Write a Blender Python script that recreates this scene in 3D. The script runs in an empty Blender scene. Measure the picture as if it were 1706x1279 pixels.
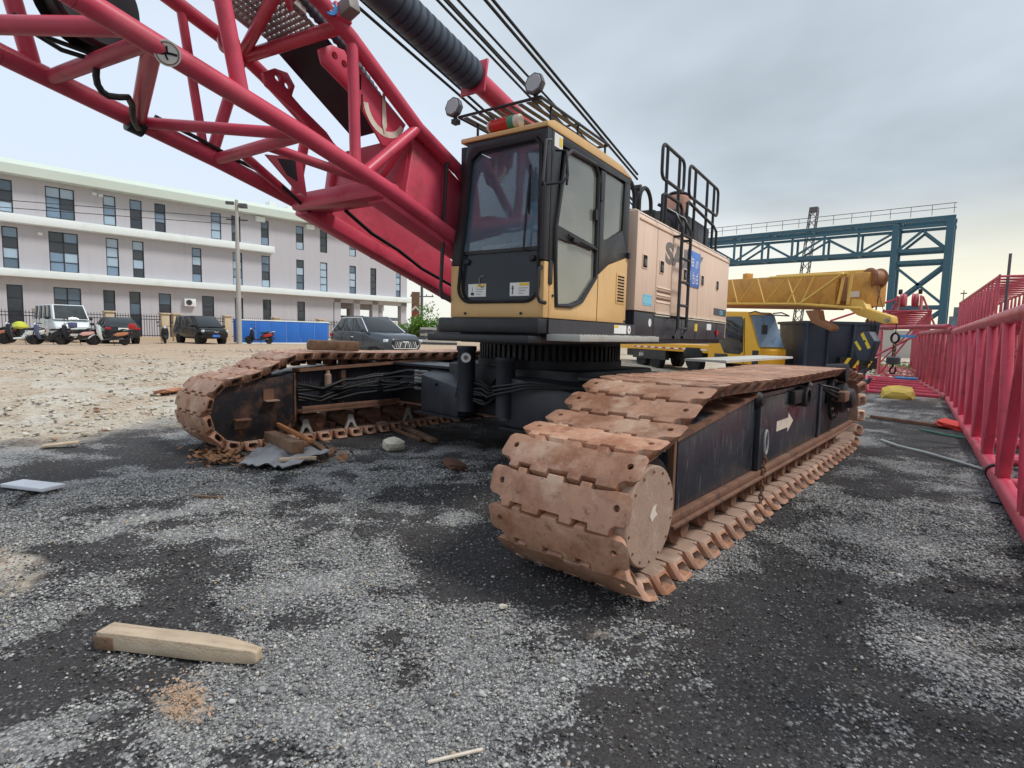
import bpy, bmesh, math, random
import numpy as np
from mathutils import Vector, Matrix
random.seed(7); rng = np.random.default_rng(7)
R = math.radians
scn = bpy.context.scene
C = scn.collection

# ------------------------------------------------------------------ camera, sky, sun, exposure
CAM_H = 1.6
def make_camera():
    p, r, y = R(5.2), R(1.35), R(40.7)
    fw = Vector((-math.sin(y)*math.cos(p), math.cos(y)*math.cos(p), -math.sin(p)))
    rt = Vector((math.cos(y), math.sin(y), 0)); up = rt.cross(fw)
    rr = rt*math.cos(r) + up*math.sin(r); uu = -rt*math.sin(r) + up*math.cos(r)
    cd = bpy.data.cameras.new('camera'); cd.sensor_width = 36; cd.lens = 925/1706*36; cd.clip_start = .05; cd.clip_end = 3000
    co = bpy.data.objects.new('camera', cd); C.objects.link(co)
    m = Matrix((rr, uu, -fw)).transposed().to_4x4(); m.translation = (0, 0, CAM_H); co.matrix_world = m
    scn.camera = co
make_camera()
SUN_EL, SUN_AZ = 52, 62          # azimuth measured from +Y towards +X
def make_world():
    w = bpy.data.worlds.new('World'); scn.world = w; w.use_nodes = True
    nt = w.node_tree; nt.nodes.clear(); N = nt.nodes.new; L = nt.links.new
    out = N('ShaderNodeOutputWorld'); bg = N('ShaderNodeBackground')
    sky = N('ShaderNodeTexSky'); sky.sky_type = 'NISHITA'; sky.sun_disc = False
    sky.sun_elevation = R(SUN_EL); sky.sun_rotation = R(SUN_AZ); sky.air_density = 1.2; sky.dust_density = 3
    tc = N('ShaderNodeTexCoord')
    sep = N('ShaderNodeSeparateXYZ'); L(tc.outputs['Generated'], sep.inputs[0])
    # overcast deck: project the view direction on a cloud plane so the clouds get flatter towards the horizon
    zc = N('ShaderNodeMath'); zc.operation = 'MAXIMUM'; L(sep.outputs[2], zc.inputs[0]); zc.inputs[1].default_value = 0.0
    zp = N('ShaderNodeMath'); zp.operation = 'ADD'; L(zc.outputs[0], zp.inputs[0]); zp.inputs[1].default_value = .22
    dv = N('ShaderNodeVectorMath'); dv.operation = 'DIVIDE'; L(tc.outputs['Generated'], dv.inputs[0])
    cb = N('ShaderNodeCombineXYZ')
    for i in range(3): L(zp.outputs[0], cb.inputs[i])
    L(cb.outputs[0], dv.inputs[1])
    mp = N('ShaderNodeMapping'); mp.inputs['Scale'].default_value = (.62, .70, .5); mp.inputs['Location'].default_value = (3.4, 1.3, 0); mp.inputs['Rotation'].default_value = (0, 0, R(25))
    L(dv.outputs[0], mp.inputs[0])
    n1 = N('ShaderNodeTexNoise'); n1.inputs['Scale'].default_value = 1.0; n1.inputs['Detail'].default_value = 5; n1.inputs['Roughness'].default_value = .48; n1.inputs['Distortion'].default_value = .15
    L(mp.outputs[0], n1.inputs['Vector'])
    # broad brightness drift: the deck is thin to the west (-X) and thick to the north-east
    dot = N('ShaderNodeVectorMath'); dot.operation = 'DOT_PRODUCT'; L(tc.outputs['Generated'], dot.inputs[0]); dot.inputs[1].default_value = (-.72, -.25, 0)
    ad = N('ShaderNodeMath'); ad.operation = 'MULTIPLY_ADD'; L(dot.outputs['Value'], ad.inputs[0]); ad.inputs[1].default_value = .30; L(n1.outputs[0], ad.inputs[2])
    cr = N('ShaderNodeValToRGB'); e = cr.color_ramp.elements
    e[0].position = .30; e[0].color = (.32, .365, .405, 1)
    e[1].position = .70; e[1].color = (.53, .605, .705, 1)
    m_ = cr.color_ramp.elements.new(.46); m_.color = (.47, .53, .585, 1)
    L(ad.outputs[0], cr.inputs[0])
    # pale warm band of clear light under the deck near the horizon
    hz = N('ShaderNodeMapRange'); L(sep.outputs[2], hz.inputs[0]); hz.inputs[1].default_value = .05; hz.inputs[2].default_value = .25; hz.inputs[3].default_value = 1; hz.inputs[4].default_value = 0
    hz.interpolation_type = 'SMOOTHSTEP'
    hn = N('ShaderNodeMath'); hn.operation = 'MULTIPLY'; L(hz.outputs[0], hn.inputs[0])
    d2 = N('ShaderNodeVectorMath'); d2.operation = 'DOT_PRODUCT'; L(tc.outputs['Generated'], d2.inputs[0]); d2.inputs[1].default_value = (.12, .99, 0)
    mr2 = N('ShaderNodeMapRange'); L(d2.outputs['Value'], mr2.inputs[0]); mr2.inputs[1].default_value = .1; mr2.inputs[2].default_value = .95; mr2.inputs[3].default_value = .15; mr2.inputs[4].default_value = .92
    L(mr2.outputs[0], hn.inputs[1])
    mx = N('ShaderNodeMix'); mx.data_type = 'RGBA'; L(hn.outputs[0], mx.inputs[0]); L(cr.outputs[0], mx.inputs[6]); mx.inputs[7].default_value = (.80, .76, .60, 1)
    # the clear sky behind the deck
    sk = N('ShaderNodeVectorMath'); sk.operation = 'SCALE'; L(sky.outputs[0], sk.inputs[0]); sk.inputs['Scale'].default_value = .06
    mx2 = N('ShaderNodeMix'); mx2.data_type = 'RGBA'; mx2.inputs[0].default_value = .9; L(sk.outputs[0], mx2.inputs[6]); L(mx.outputs[2], mx2.inputs[7])
    L(mx2.outputs[2], bg.inputs[0]); bg.inputs[1].default_value = 1.0; L(bg.outputs[0], out.inputs[0])
make_world()
sl = bpy.data.lights.new('sun', 'SUN'); sl.energy = 1.45; sl.angle = R(14); sl.color = (1, .975, .94)
so = bpy.data.objects.new('sun', sl); C.objects.link(so)
sd = Vector((math.sin(R(SUN_AZ))*math.cos(R(SUN_EL)), math.cos(R(SUN_AZ))*math.cos(R(SUN_EL)), math.sin(R(SUN_EL))))
so.rotation_euler = sd.to_track_quat('Z', 'Y').to_euler()
vs = scn.view_settings; vs.view_transform = 'Standard'; vs.look = 'None'; vs.exposure = .6; vs.gamma = 1; vs.use_curve_mapping = False
scn.cycles.max_bounces = 6; scn.cycles.transparent_max_bounces = 10; scn.cycles.caustics_reflective = False; scn.cycles.caustics_refractive = False
scn.cycles.use_denoising = True

# ------------------------------------------------------------------ materials
def S(r, g, b):
    f = lambda c: (c/255/12.92) if c/255 <= .04045 else ((c/255+.055)/1.055)**2.4
    return (f(r), f(g), f(b), 1)
MATS = {}
def mat(name, col, rough=.5, per=0., metal=0., var=.12, vs_=4., dirt=None, dscale=2.5, dthr=(.5, .7), streak=False, bump=0., bscale=40., spec=.5, grain=None):
    """painted / rusty / dusty surface: base colour with broad variation, patches of dirt or rust, grain"""
    m = bpy.data.materials.new(name); m.use_nodes = True; nt = m.node_tree; N = nt.nodes.new; L = nt.links.new
    b = nt.nodes['Principled BSDF']; b.inputs['Roughness'].default_value = rough; b.inputs['Metallic'].default_value = metal
    b.inputs['Specular IOR Level'].default_value = spec
    tc = N('ShaderNodeTexCoord'); P = tc.outputs['Object']
    g = N('ShaderNodeNewGeometry'); P = g.outputs['Position']
    n1 = N('ShaderNodeTexNoise'); n1.inputs['Scale'].default_value = vs_; n1.inputs['Detail'].default_value = 5; n1.inputs['Roughness'].default_value = .62; L(P, n1.inputs['Vector'])
    mr = N('ShaderNodeMapRange'); L(n1.outputs[0], mr.inputs[0]); mr.inputs[1].default_value = .25; mr.inputs[2].default_value = .75; mr.inputs[3].default_value = 1-var; mr.inputs[4].default_value = 1+var
    sc_ = N('ShaderNodeVectorMath'); sc_.operation = 'SCALE'; sc_.inputs[0].default_value = col[:3]; L(mr.outputs[0], sc_.inputs['Scale'])
    cur = sc_.outputs[0]
    if dirt:
        for (dc, thr, scl, amt) in dirt:
            mp = N('ShaderNodeMapping'); L(P, mp.inputs[0])
            if streak: mp.inputs['Scale'].default_value = (5, 5, .35)
            if grain is not None: mp.vector_type = 'TEXTURE'; mp.inputs['Rotation'].default_value = (0, 0, R(grain)); mp.inputs['Scale'].default_value = (3.5, .35, .35)
            n2 = N('ShaderNodeTexNoise'); n2.inputs['Scale'].default_value = scl; n2.inputs['Detail'].default_value = 7; n2.inputs['Roughness'].default_value = .68; L(mp.outputs[0], n2.inputs['Vector'])
            r2 = N('ShaderNodeMapRange'); L(n2.outputs[0], r2.inputs[0]); r2.inputs[1].default_value = thr[0]; r2.inputs[2].default_value = thr[1]; r2.inputs[3].default_value = 0; r2.inputs[4].default_value = amt
            mx = N('ShaderNodeMix'); mx.data_type = 'RGBA'; L(r2.outputs[0], mx.inputs[0]); L(cur, mx.inputs[6]); mx.inputs[7].default_value = dc
            cur = mx.outputs[2]
    if per:      # each copy a little lighter or darker, as separately worn castings are
        oi = N('ShaderNodeObjectInfo'); pr = N('ShaderNodeMapRange'); L(oi.outputs['Random'], pr.inputs[0]); pr.inputs[3].default_value = 1-per; pr.inputs[4].default_value = 1+per
        ps = N('ShaderNodeVectorMath'); ps.operation = 'SCALE'; L(cur, ps.inputs[0]); L(pr.outputs[0], ps.inputs['Scale']); cur = ps.outputs[0]
    L(cur, b.inputs['Base Color'])
    rr = N('ShaderNodeMapRange'); L(n1.outputs[0], rr.inputs[0]); rr.inputs[1].default_value = .3; rr.inputs[2].default_value = .7; rr.inputs[3].default_value = max(.02, rough-.1); rr.inputs[4].default_value = min(1, rough+.12)
    L(rr.outputs[0], b.inputs['Roughness'])
    if bump:
        n3 = N('ShaderNodeTexNoise'); n3.inputs['Scale'].default_value = bscale; n3.inputs['Detail'].default_value = 4; L(P, n3.inputs['Vector'])
        bp = N('ShaderNodeBump'); bp.inputs['Strength'].default_value = bump; bp.inputs['Distance'].default_value = .01; L(n3.outputs[0], bp.inputs['Height']); L(bp.outputs[0], b.inputs['Normal'])
    MATS[name] = m; return m
def glass(name, tint, refl=1., dust_sheen=None, dust_sheen_f=0., ior=1.45):
    m = bpy.data.materials.new(name); m.use_nodes = True; nt = m.node_tree; nt.nodes.clear(); N = nt.nodes.new; L = nt.links.new
    out = N('ShaderNodeOutputMaterial'); tr = N('ShaderNodeBsdfTransparent'); tr.inputs[0].default_value = tint
    gl = N('ShaderNodeBsdfGlossy'); gl.inputs['Roughness'].default_value = .03; gl.inputs[0].default_value = (refl, refl, refl, 1)
    fr = N('ShaderNodeFresnel'); fr.inputs[0].default_value = ior
    mx = N('ShaderNodeMixShader'); L(fr.outputs[0], mx.inputs[0]); L(tr.outputs[0], mx.inputs[1]); L(gl.outputs[0], mx.inputs[2]); cur = mx.outputs[0]
    if dust_sheen:  # diffuse layer, used for dust and for painted sky reflection
        df = N('ShaderNodeBsdfDiffuse'); df.inputs[0].default_value = dust_sheen
        g = N('ShaderNodeNewGeometry'); n = N('ShaderNodeTexNoise'); n.inputs['Scale'].default_value = 2.2; n.inputs['Detail'].default_value = 5; L(g.outputs['Position'], n.inputs['Vector'])
        mr = N('ShaderNodeMapRange'); L(n.outputs[0], mr.inputs[0]); mr.inputs[1].default_value = .3; mr.inputs[2].default_value = .7; mr.inputs[3].default_value = dust_sheen_f*.6; mr.inputs[4].default_value = min(1, dust_sheen_f*1.3)
        m2 = N('ShaderNodeMixShader'); L(mr.outputs[0], m2.inputs[0]); L(cur, m2.inputs[1]); L(df.outputs[0], m2.inputs[2]); cur = m2.outputs[0]
    L(cur, out.inputs[0]); MATS[name] = m; return m
RUST = S(122, 74, 48); MUD = S(150, 122, 96); DUST = S(150, 140, 128)
mat('red', S(206, 74, 96), .36, var=.18, vs_=2.2, per=.07, dirt=[(S(128, 56, 54), (.54, .72), 3, .6), (S(214, 128, 132), (.56, .72), 1.3, .5), (S(96, 52, 46), (.66, .74), 16, .6)], spec=.4)
mat('red_old', S(192, 80, 96), .45, var=.2, vs_=2.5, per=.12, dirt=[(S(108, 52, 46), (.5, .68), 4, .6), (S(190, 110, 112), (.58, .72), 1.7, .45)])
mat('cab_yellow', S(222, 180, 120), .42, var=.06, dirt=[(S(150, 112, 72), (.58, .78), 5, .45)], streak=True)
mat('house_beige', S(232, 205, 182), .5, var=.05, vs_=1.5, dirt=[(S(196, 150, 122), (.52, .75), 2.2, .5), (S(150, 112, 92), (.66, .8), 3.5, .35)], streak=True)
mat('navy', S(52, 54, 62), .42, var=.2, dirt=[(S(92, 86, 80), (.52, .8), 4, .45)], streak=True)
mat('black', S(34, 35, 39), .45, var=.2, dirt=[(S(70, 66, 62), (.58, .8), 6, .35)])
mat('black_frame', S(34, 34, 38), .5, var=.25, dirt=[(S(128, 92, 70), (.48, .66), 2.6, .7), (S(120, 112, 106), (.6, .72), 12, .5), (S(84, 60, 50), (.5, .7), 6, .5)], streak=False, bump=.15)
mat('frame_panel', S(48, 52, 60), .33, var=.2, dirt=[(S(160, 158, 156), (.56, .68), 9, .5), (S(92, 78, 64), (.55, .8), 2, .5)], streak=True)
mat('undercarriage', S(32, 32, 35), .6, var=.25, dirt=[(S(84, 72, 62), (.52, .8), 3, .45)])
mat('shoe', S(180, 136, 110), .52, var=.2, vs_=3, per=.18, dirt=[(S(140, 90, 62), (.46, .62), 4, .8), (S(210, 182, 158), (.53, .66), 3.1, .7), (S(88, 62, 50), (.58, .70), 13, .65)], bump=.25, bscale=60)
mat('mud_steel', S(174, 146, 128), .75, var=.14, dirt=[(S(118, 94, 76), (.5, .7), 4, .65), (S(196, 182, 164), (.56, .7), 9, .5)], bump=.3, bscale=50)
mat('rust_ledge', S(128, 92, 72), .7, var=.2, dirt=[(S(70, 58, 52), (.48, .66), 6, .7), (S(170, 138, 112), (.56, .74), 3, .5)], bump=.2)
mat('hole_shade', S(14, 12, 12), .9, var=.1)  # near-black colour painting the shade inside openings that are not cut
mat('grey_letter', S(128, 122, 118), .5)
mat('cream', S(226, 214, 196), .5, dirt=[(S(150, 130, 110), (.5, .7), 6, .5)])
mat('white', S(236, 236, 236), .5, var=.05)
mat('sticker_white', S(240, 240, 236), .45, var=.03)
mat('sticker_yellow', S(240, 205, 60), .45, var=.03)
mat('sticker_blue', S(60, 140, 205), .45, var=.05)
mat('sticker_black', S(28, 28, 28), .5, var=.03)
mat('sign_blue', S(74, 128, 214), .4, var=.05)
mat('label_cyan', S(130, 205, 228), .45, var=.05)
mat('rubber', S(26, 27, 29), .75, var=.2, dirt=[(S(86, 78, 70), (.55, .8), 5, .4)])
mat('hose', S(20, 22, 22), .5, var=.2)
mat('steel', S(150, 150, 150), .35, .8, var=.15)
mat('galv', S(186, 186, 180), .45, .4, var=.12, dirt=[(S(120, 112, 100), (.5, .72), 8, .5)])
mat('grating', S(168, 164, 158), .6, .2, var=.12)
mat('slab_black', S(38, 38, 46), .5, var=.12)
mat('wood', S(196, 176, 150), .8, var=.15, grain=31, dirt=[(S(120, 92, 70), (.5, .7), 9, .6), (S(222, 208, 186), (.55, .7), 3, .6)], bump=.4, bscale=80)
mat('wood_dark', S(128, 100, 78), .85, var=.2, dirt=[(S(70, 54, 44), (.46, .66), 7, .7)], bump=.5, bscale=60)
mat('wood_orange', S(176, 116, 72), .85, var=.2, dirt=[(S(90, 60, 42), (.5, .7), 9, .6)], bump=.4)
mat('grey_sheet', S(150, 150, 152), .55, var=.15, dirt=[(S(70, 70, 72), (.5, .7), 4, .6)], bump=.2)
mat('board_white', S(222, 224, 230), .6, var=.05, dirt=[(S(150, 150, 150), (.6, .8), 6, .4)])
mat('exhaust', S(196, 150, 128), .55, .2, var=.15)
mat('engine_grey', S(70, 74, 84), .5, var=.15, dirt=[(S(110, 104, 98), (.55, .75), 4, .4)])
mat('lamp_body', S(88, 88, 90), .5, var=.1)
mat('lamp_glass', S(176, 176, 178), .25, var=.1)
mat('beacon_red', S(196, 52, 44), .25, var=.1)
mat('beacon_green', S(70, 150, 118), .25, var=.1)
mat('seat', S(70, 70, 76), .8, var=.15)
mat('wall_grey', S(192, 190, 196), .85, var=.03, vs_=.4, streak=True, dirt=[(S(168, 163, 160), (.52, .8), .5, .45)])
mat('wall_band', S(236, 243, 242), .8, var=.03, vs_=.5, dirt=[(S(196, 206, 190), (.5, .75), .5, .5)])
mat('roof_band', S(212, 224, 214), .75, var=.04, vs_=.5)
mat('win_frame', S(42, 46, 54), .5, var=.05)
mat('iron', S(38, 40, 44), .5, var=.1)
mat('pillar', S(206, 186, 158), .8, var=.1)
mat('hoarding', S(38, 108, 196), .45, var=.06, vs_=1, dirt=[(S(120, 130, 140), (.64, .76), 1.6, .6)])
mat('concrete', S(176, 174, 170), .85, var=.08)
mat('bus_white', S(226, 234, 236), .3, var=.03)
mat('car_dark', S(44, 50, 56), .18, .3, var=.05)
mat('mpv_black', S(20, 21, 24), .16, .2, var=.05)
mat('suv_grey', S(66, 72, 80), .16, .5, var=.05)
mat('chrome', S(210, 212, 214), .15, .9, var=.05)
mat('tail_red', S(186, 30, 46), .25, var=.05)
mat('headlight', S(214, 220, 226), .12, .2, var=.05)
mat('plate_blue', S(70, 120, 210), .4, var=.03)
mat('tyre', S(24, 24, 26), .85, var=.2, dirt=[(S(100, 88, 76), (.5, .75), 6, .4)])
mat('alloy', S(168, 170, 172), .3, .7, var=.08)
mat('car_glass', S(26, 32, 36), .06, 0, var=.05, spec=.8)
mat('truck_yellow', S(232, 172, 38), .4, var=.06, dirt=[(S(150, 110, 50), (.6, .8), 3, .4)])
mat('boom_yellow', S(206, 150, 66), .5, var=.1, dirt=[(S(140, 96, 52), (.5, .72), 2.2, .6), (S(226, 196, 120), (.58, .74), 3, .4)])
mat('boom_brown', S(150, 100, 64), .6, var=.12, dirt=[(S(104, 72, 54), (.5, .7), 3, .6)])
mat('lattice_yellow', S(226, 182, 84), .5, var=.08, dirt=[(S(160, 116, 60), (.56, .74), 4, .5)])
mat('gantry_blue', S(58, 96, 112), .55, var=.1, vs_=.5)
mat('bin_navy', S(50, 60, 76), .5, var=.2, vs_=2, dirt=[(S(74, 76, 82), (.55, .8), 2, .5)])
mat('far_steel', S(96, 92, 96), .7, var=.1)
mat('far_wall', S(186, 178, 170), .9, var=.06, vs_=.3)
mat('far_dark', S(104, 112, 124), .9, var=.1)
mat('rope', S(30, 32, 34), .6, .2, var=.2, bump=.6, bscale=220)
mat('spring', S(62, 72, 86), .55, var=.15, dirt=[(S(110, 112, 116), (.56, .75), 5, .4)])
mat('scoot_black', S(30, 31, 36), .35, var=.1)
mat('scoot_white', S(214, 220, 214), .35, var=.05)
mat('scoot_pink', S(226, 176, 168), .4, var=.05)
mat('scoot_red', S(178, 40, 44), .35, var=.08)
mat('scoot_orange', S(190, 126, 92), .5, var=.1)
mat('scoot_blue', S(86, 92, 128), .45, var=.1)
mat('cloth_yellow', S(206, 210, 70), .7, var=.1)
mat('bag_yellow', S(214, 184, 84), .6, var=.1)
mat('rag_red', S(206, 62, 52), .7, var=.15)
mat('net_green', S(74, 130, 108), .6, var=.1)
mat('cable_white', S(200, 208, 204), .5, var=.05)
mat('leaf', S(96, 136, 44), .7, var=.35, vs_=6)
mat('weed', S(110, 138, 66), .8, var=.4, vs_=4)
mat('shavings', S(178, 148, 122), .85, var=.2, vs_=30)
mat('leaf_orange', S(150, 108, 76), .85, var=.25, vs_=14)
mat('brick', S(186, 132, 106), .9, var=.2, vs_=9, bump=.4)
mat('stone_pale', S(206, 200, 180), .9, var=.12, vs_=12, bump=.4)
mat('bark', S(104, 70, 54), .95, var=.3, vs_=20, bump=.6)
glass('cab_glass', (.86, .93, .96, 1), .95, S(150, 172, 194), .24, 1.5)  # bluish diffuse layer puts the sky's reflection into the windscreen colour
glass('door_glass', (.62, .68, .64, 1), 1., S(206, 210, 196), .24, 2.5)
glass('lower_glass', (.30, .34, .38, 1), .8, S(96, 104, 112), .30)
glass('bus_glass', (.10, .12, .13, 1), 1., S(120, 128, 130), .3)
def window_glass(name, base, bright):
    m = mat(name, base, .05, 0, var=.05, spec=.9)
    return m
window_glass('pane_sky', S(124, 148, 172), 0); window_glass('pane_dark', S(48, 56, 66), 0); window_glass('pane_mid', S(88, 108, 126), 0); window_glass('pane_pale', S(172, 194, 212), 0)

# ------------------------------------------------------------------ mesh helpers
class MB:
    def __init__(s): s.v = []; s.f = []
    def add(s, vs, fs):
        o = len(s.v); s.v += [tuple(p) for p in vs]; s.f += [tuple(i+o for i in f) for f in fs]; return s
    def box(s, x0, x1, y0, y1, z0, z1):
        return s.add([(x0,y0,z0),(x1,y0,z0),(x1,y1,z0),(x0,y1,z0),(x0,y0,z1),(x1,y0,z1),(x1,y1,z1),(x0,y1,z1)],
                     [(0,3,2,1),(4,5,6,7),(0,1,5,4),(1,2,6,5),(2,3,7,6),(3,0,4,7)])
    def obox(s, c, ax, sz):     # oriented box: centre, three axis vectors, sizes
        c = Vector(c); a = [Vector(v).normalized()*(h/2) for v, h in zip(ax, sz)]
        vs = [c+a[0]*i+a[1]*j+a[2]*k for k in (-1,1) for j in (-1,1) for i in (-1,1)]
        return s.add(vs, [(0,2,3,1),(4,5,7,6),(0,1,5,4),(1,3,7,5),(3,2,6,7),(2,0,4,6)])
    def beam(s, p, q, w, h, up=(0,0,1)):
        p, q = Vector(p), Vector(q); d = (q-p); u = Vector(up); r = d.cross(u)
        if r.length < 1e-5: r = Vector((1,0,0))
        r.normalize(); u = r.cross(d).normalized()
        return s.obox((p+q)/2, (d, r, u), (d.length, w, h))
    def prism(s, poly, axis, a, b):
        n = len(poly); mk = {'x': lambda t,u,v:(t,u,v), 'y': lambda t,u,v:(u,t,v), 'z': lambda t,u,v:(u,v,t)}[axis]
        vs = [mk(a,u,v) for u,v in poly]+[mk(b,u,v) for u,v in poly]
        return s.add(vs, [tuple(range(n))[::-1], tuple(range(n,2*n))]+[(i,(i+1)%n,n+(i+1)%n,n+i) for i in range(n)])
    def ring(s, c, d, r, n):
        d = Vector(d).normalized(); t = Vector((0,0,1)) if abs(d.z) < .9 else Vector((1,0,0)); u = d.cross(t).normalized(); w = d.cross(u)
        return [Vector(c)+(u*math.cos(2*math.pi*i/n)+w*math.sin(2*math.pi*i/n))*r for i in range(n)]
    def tube(s, p, q, r, n=10, r2=None):
        p, q = Vector(p), Vector(q); d = q-p
        vs = s.ring(p,d,r,n)+s.ring(q,d,r if r2 is None else r2,n)
        return s.add(vs, [tuple(range(n)), tuple(range(n,2*n))[::-1]]+[(i,n+i,n+(i+1)%n,(i+1)%n) for i in range(n)])
    def path(s, pts, r, n=8, closed=False):
        pts = [Vector(p) for p in pts]; m = len(pts); vs = []; u = None
        for i, p in enumerate(pts):
            a = pts[(i-1) % m] if (closed or i) else p; b = pts[(i+1) % m] if (closed or i < m-1) else p
            d = (b-a).normalized()
            if u is None:
                t = Vector((0,0,1)) if abs(d.z) < .9 else Vector((1,0,0)); u = d.cross(t).normalized()
            else:
                u = (u-d*u.dot(d)).normalized()
            w = d.cross(u); rr = r[i] if isinstance(r, (list, tuple)) else r
            vs += [p+(u*math.cos(2*math.pi*k/n)+w*math.sin(2*math.pi*k/n))*rr for k in range(n)]
        fs = []
        for i in range(m if closed else m-1):
            j = (i+1) % m
            fs += [(i*n+k, i*n+(k+1) % n, j*n+(k+1) % n, j*n+k) for k in range(n)]
        if not closed: fs += [tuple(range(n))[::-1], tuple(range((m-1)*n, m*n))]
        return s.add(vs, fs)
    def lathe(s, c, d, prof, n=20):     # prof: (offset along d, radius)
        c = Vector(c); d = Vector(d).normalized(); vs = []
        for t, r in prof: vs += s.ring(c+d*t, d, max(r, 1e-4), n)
        fs = [(i*n+k, (i+1)*n+k, (i+1)*n+(k+1) % n, i*n+(k+1) % n) for i in range(len(prof)-1) for k in range(n)]
        fs += [tuple(range(n)), tuple(range((len(prof)-1)*n, len(prof)*n))[::-1]]
        return s.add(vs, fs)
    def lean(s, z0, k):     # lean everything above z0 backwards
        s.v = [(x, y+max(0, z-z0)*k, z) for x, y, z in s.v]; return s
    def mesh(s, name, m, smooth=True, bevel=0, segs=2, ang=38):
        me = bpy.data.meshes.new(name); me.from_pydata(s.v, [], s.f)
        bm = bmesh.new(); bm.from_mesh(me); bmesh.ops.recalc_face_normals(bm, faces=bm.faces)
        if bevel:
            es = [e for e in bm.edges if e.is_manifold and len(e.link_faces) == 2 and e.calc_face_angle(0) > R(30)]
            bmesh.ops.bevel(bm, geom=es, offset=bevel, segments=segs, affect='EDGES', profile=.5, clamp_overlap=True)
        bm.to_mesh(me); bm.free()
        if m: me.materials.append(MATS[m])
        if smooth:
            me.polygons.foreach_set('use_smooth', [True]*len(me.polygons)); me.set_sharp_from_angle(angle=R(ang))
        return me
    def build(s, name, m, parent=None, loc=None, rz=None, **k):
        return obj(name, s.mesh(name, m, **k), parent, loc, rz)
def obj(name, me, parent=None, loc=None, rz=None):
    o = bpy.data.objects.new(name, me); C.objects.link(o)
    if parent: o.parent = parent
    if loc is not None: o.location = loc
    if rz: o.rotation_euler = (0, 0, rz)
    return o
def tag(o, label, cat, group=None, kind=None):
    if label: o['label'] = label
    if cat: o['category'] = cat
    if group: o['group'] = group
    if kind: o['kind'] = kind
    return o
def thing(name, label, cat, loc=(0,0,0), rz=0, group=None):
    return tag(obj(name, None, None, loc, rz), label, cat, group)
def copy_tree(o, parent=None):
    c = o.copy(); C.objects.link(c); c.parent = parent
    for ch in o.children: copy_tree(ch, c)
    return c
_unit = {}
def tube_obj(name, p, q, r, m, parent, n=14):
    """a single straight tube as an object of its own (all tubes of one material share one mesh)"""
    key = (m, n)
    if key not in _unit: _unit[key] = MB().tube((0,0,0), (0,0,1), 1, n).mesh('tube', m)
    o = bpy.data.objects.new(name, _unit[key]); C.objects.link(o); o.parent = parent
    p, q = Vector(p), Vector(q); d = q-p
    o.matrix_basis = Matrix.Translation(p) @ d.to_track_quat('Z', 'Y').to_matrix().to_4x4() @ Matrix.Diagonal((r, r, d.length, 1))
    return o
def boolean(me, cutters):
    """subtract cutter meshes from a mesh once, at build time"""
    a = bpy.data.objects.new('a', me); C.objects.link(a); tmp = []
    for c in cutters:
        b = bpy.data.objects.new('b', c); C.objects.link(b); tmp.append(b)
        md = a.modifiers.new('x', 'BOOLEAN'); md.operation = 'DIFFERENCE'; md.object = b; md.solver = 'EXACT'
    dg = bpy.context.evaluated_depsgraph_get(); res = bpy.data.meshes.new_from_object(a.evaluated_get(dg))
    for b in tmp: bpy.data.objects.remove(b)
    bpy.data.objects.remove(a); return res
def text_mesh(body, size, m, depth=.004, bold=0.):
    cu = bpy.data.curves.new('txt', 'FONT'); cu.body = body; cu.size = size; cu.extrude = depth/2; cu.align_x = 'LEFT'; cu.offset = bold
    o = bpy.data.objects.new('txt', cu); C.objects.link(o)
    dg = bpy.context.evaluated_depsgraph_get(); me = bpy.data.meshes.new_from_object(o.evaluated_get(dg)); bpy.data.objects.remove(o)
    me.materials.clear(); me.materials.append(MATS[m]); return me
def arc(cx, cy, r, a0, a1, n):
    return [(cx+r*math.cos(R(a0+(a1-a0)*i/n)), cy+r*math.sin(R(a0+(a1-a0)*i/n))) for i in range(n+1)]
def rrect(x0, x1, y0, y1, r, n=4):
    return arc(x1-r, y0+r, r, -90, 0, n)+arc(x1-r, y1-r, r, 0, 90, n)+arc(x0+r, y1-r, r, 90, 180, n)+arc(x0+r, y0+r, r, 180, 270, n)

# ------------------------------------------------------------------ value noise shared by the ground and the loose stones
def vnoise(x, y, seed=0):
    x = np.asarray(x, float); y = np.asarray(y, float); xi = np.floor(x).astype(np.int64); yi = np.floor(y).astype(np.int64); xf = x-xi; yf = y-yi
    def h(a, b):
        n = (a*374761393+b*668265263+seed*1442695041) & 0x7fffffff; n = ((n ^ (n >> 13))*1274126177) & 0x7fffffff; return ((n ^ (n >> 16)) & 0xffff)/65535.
    u = xf*xf*(3-2*xf); v = yf*yf*(3-2*yf)
    return (h(xi,yi)*(1-u)+h(xi+1,yi)*u)*(1-v)+(h(xi,yi+1)*(1-u)+h(xi+1,yi+1)*u)*v
def fbm(x, y, seed=0, octs=4):
    t = 0; a = .5; s = 0
    for i in range(octs): t = t+a*vnoise(x*2**i, y*2**i, seed+i*17); s += a; a *= .55
    return t/s
def sstep(a, b, x):
    t = np.clip((np.asarray(x, float)-a)/(b-a), 0, 1); return t*t*(3-2*t)
def gz(x, y): return .5*sstep(9.5, 21, -np.asarray(x, float))
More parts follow.
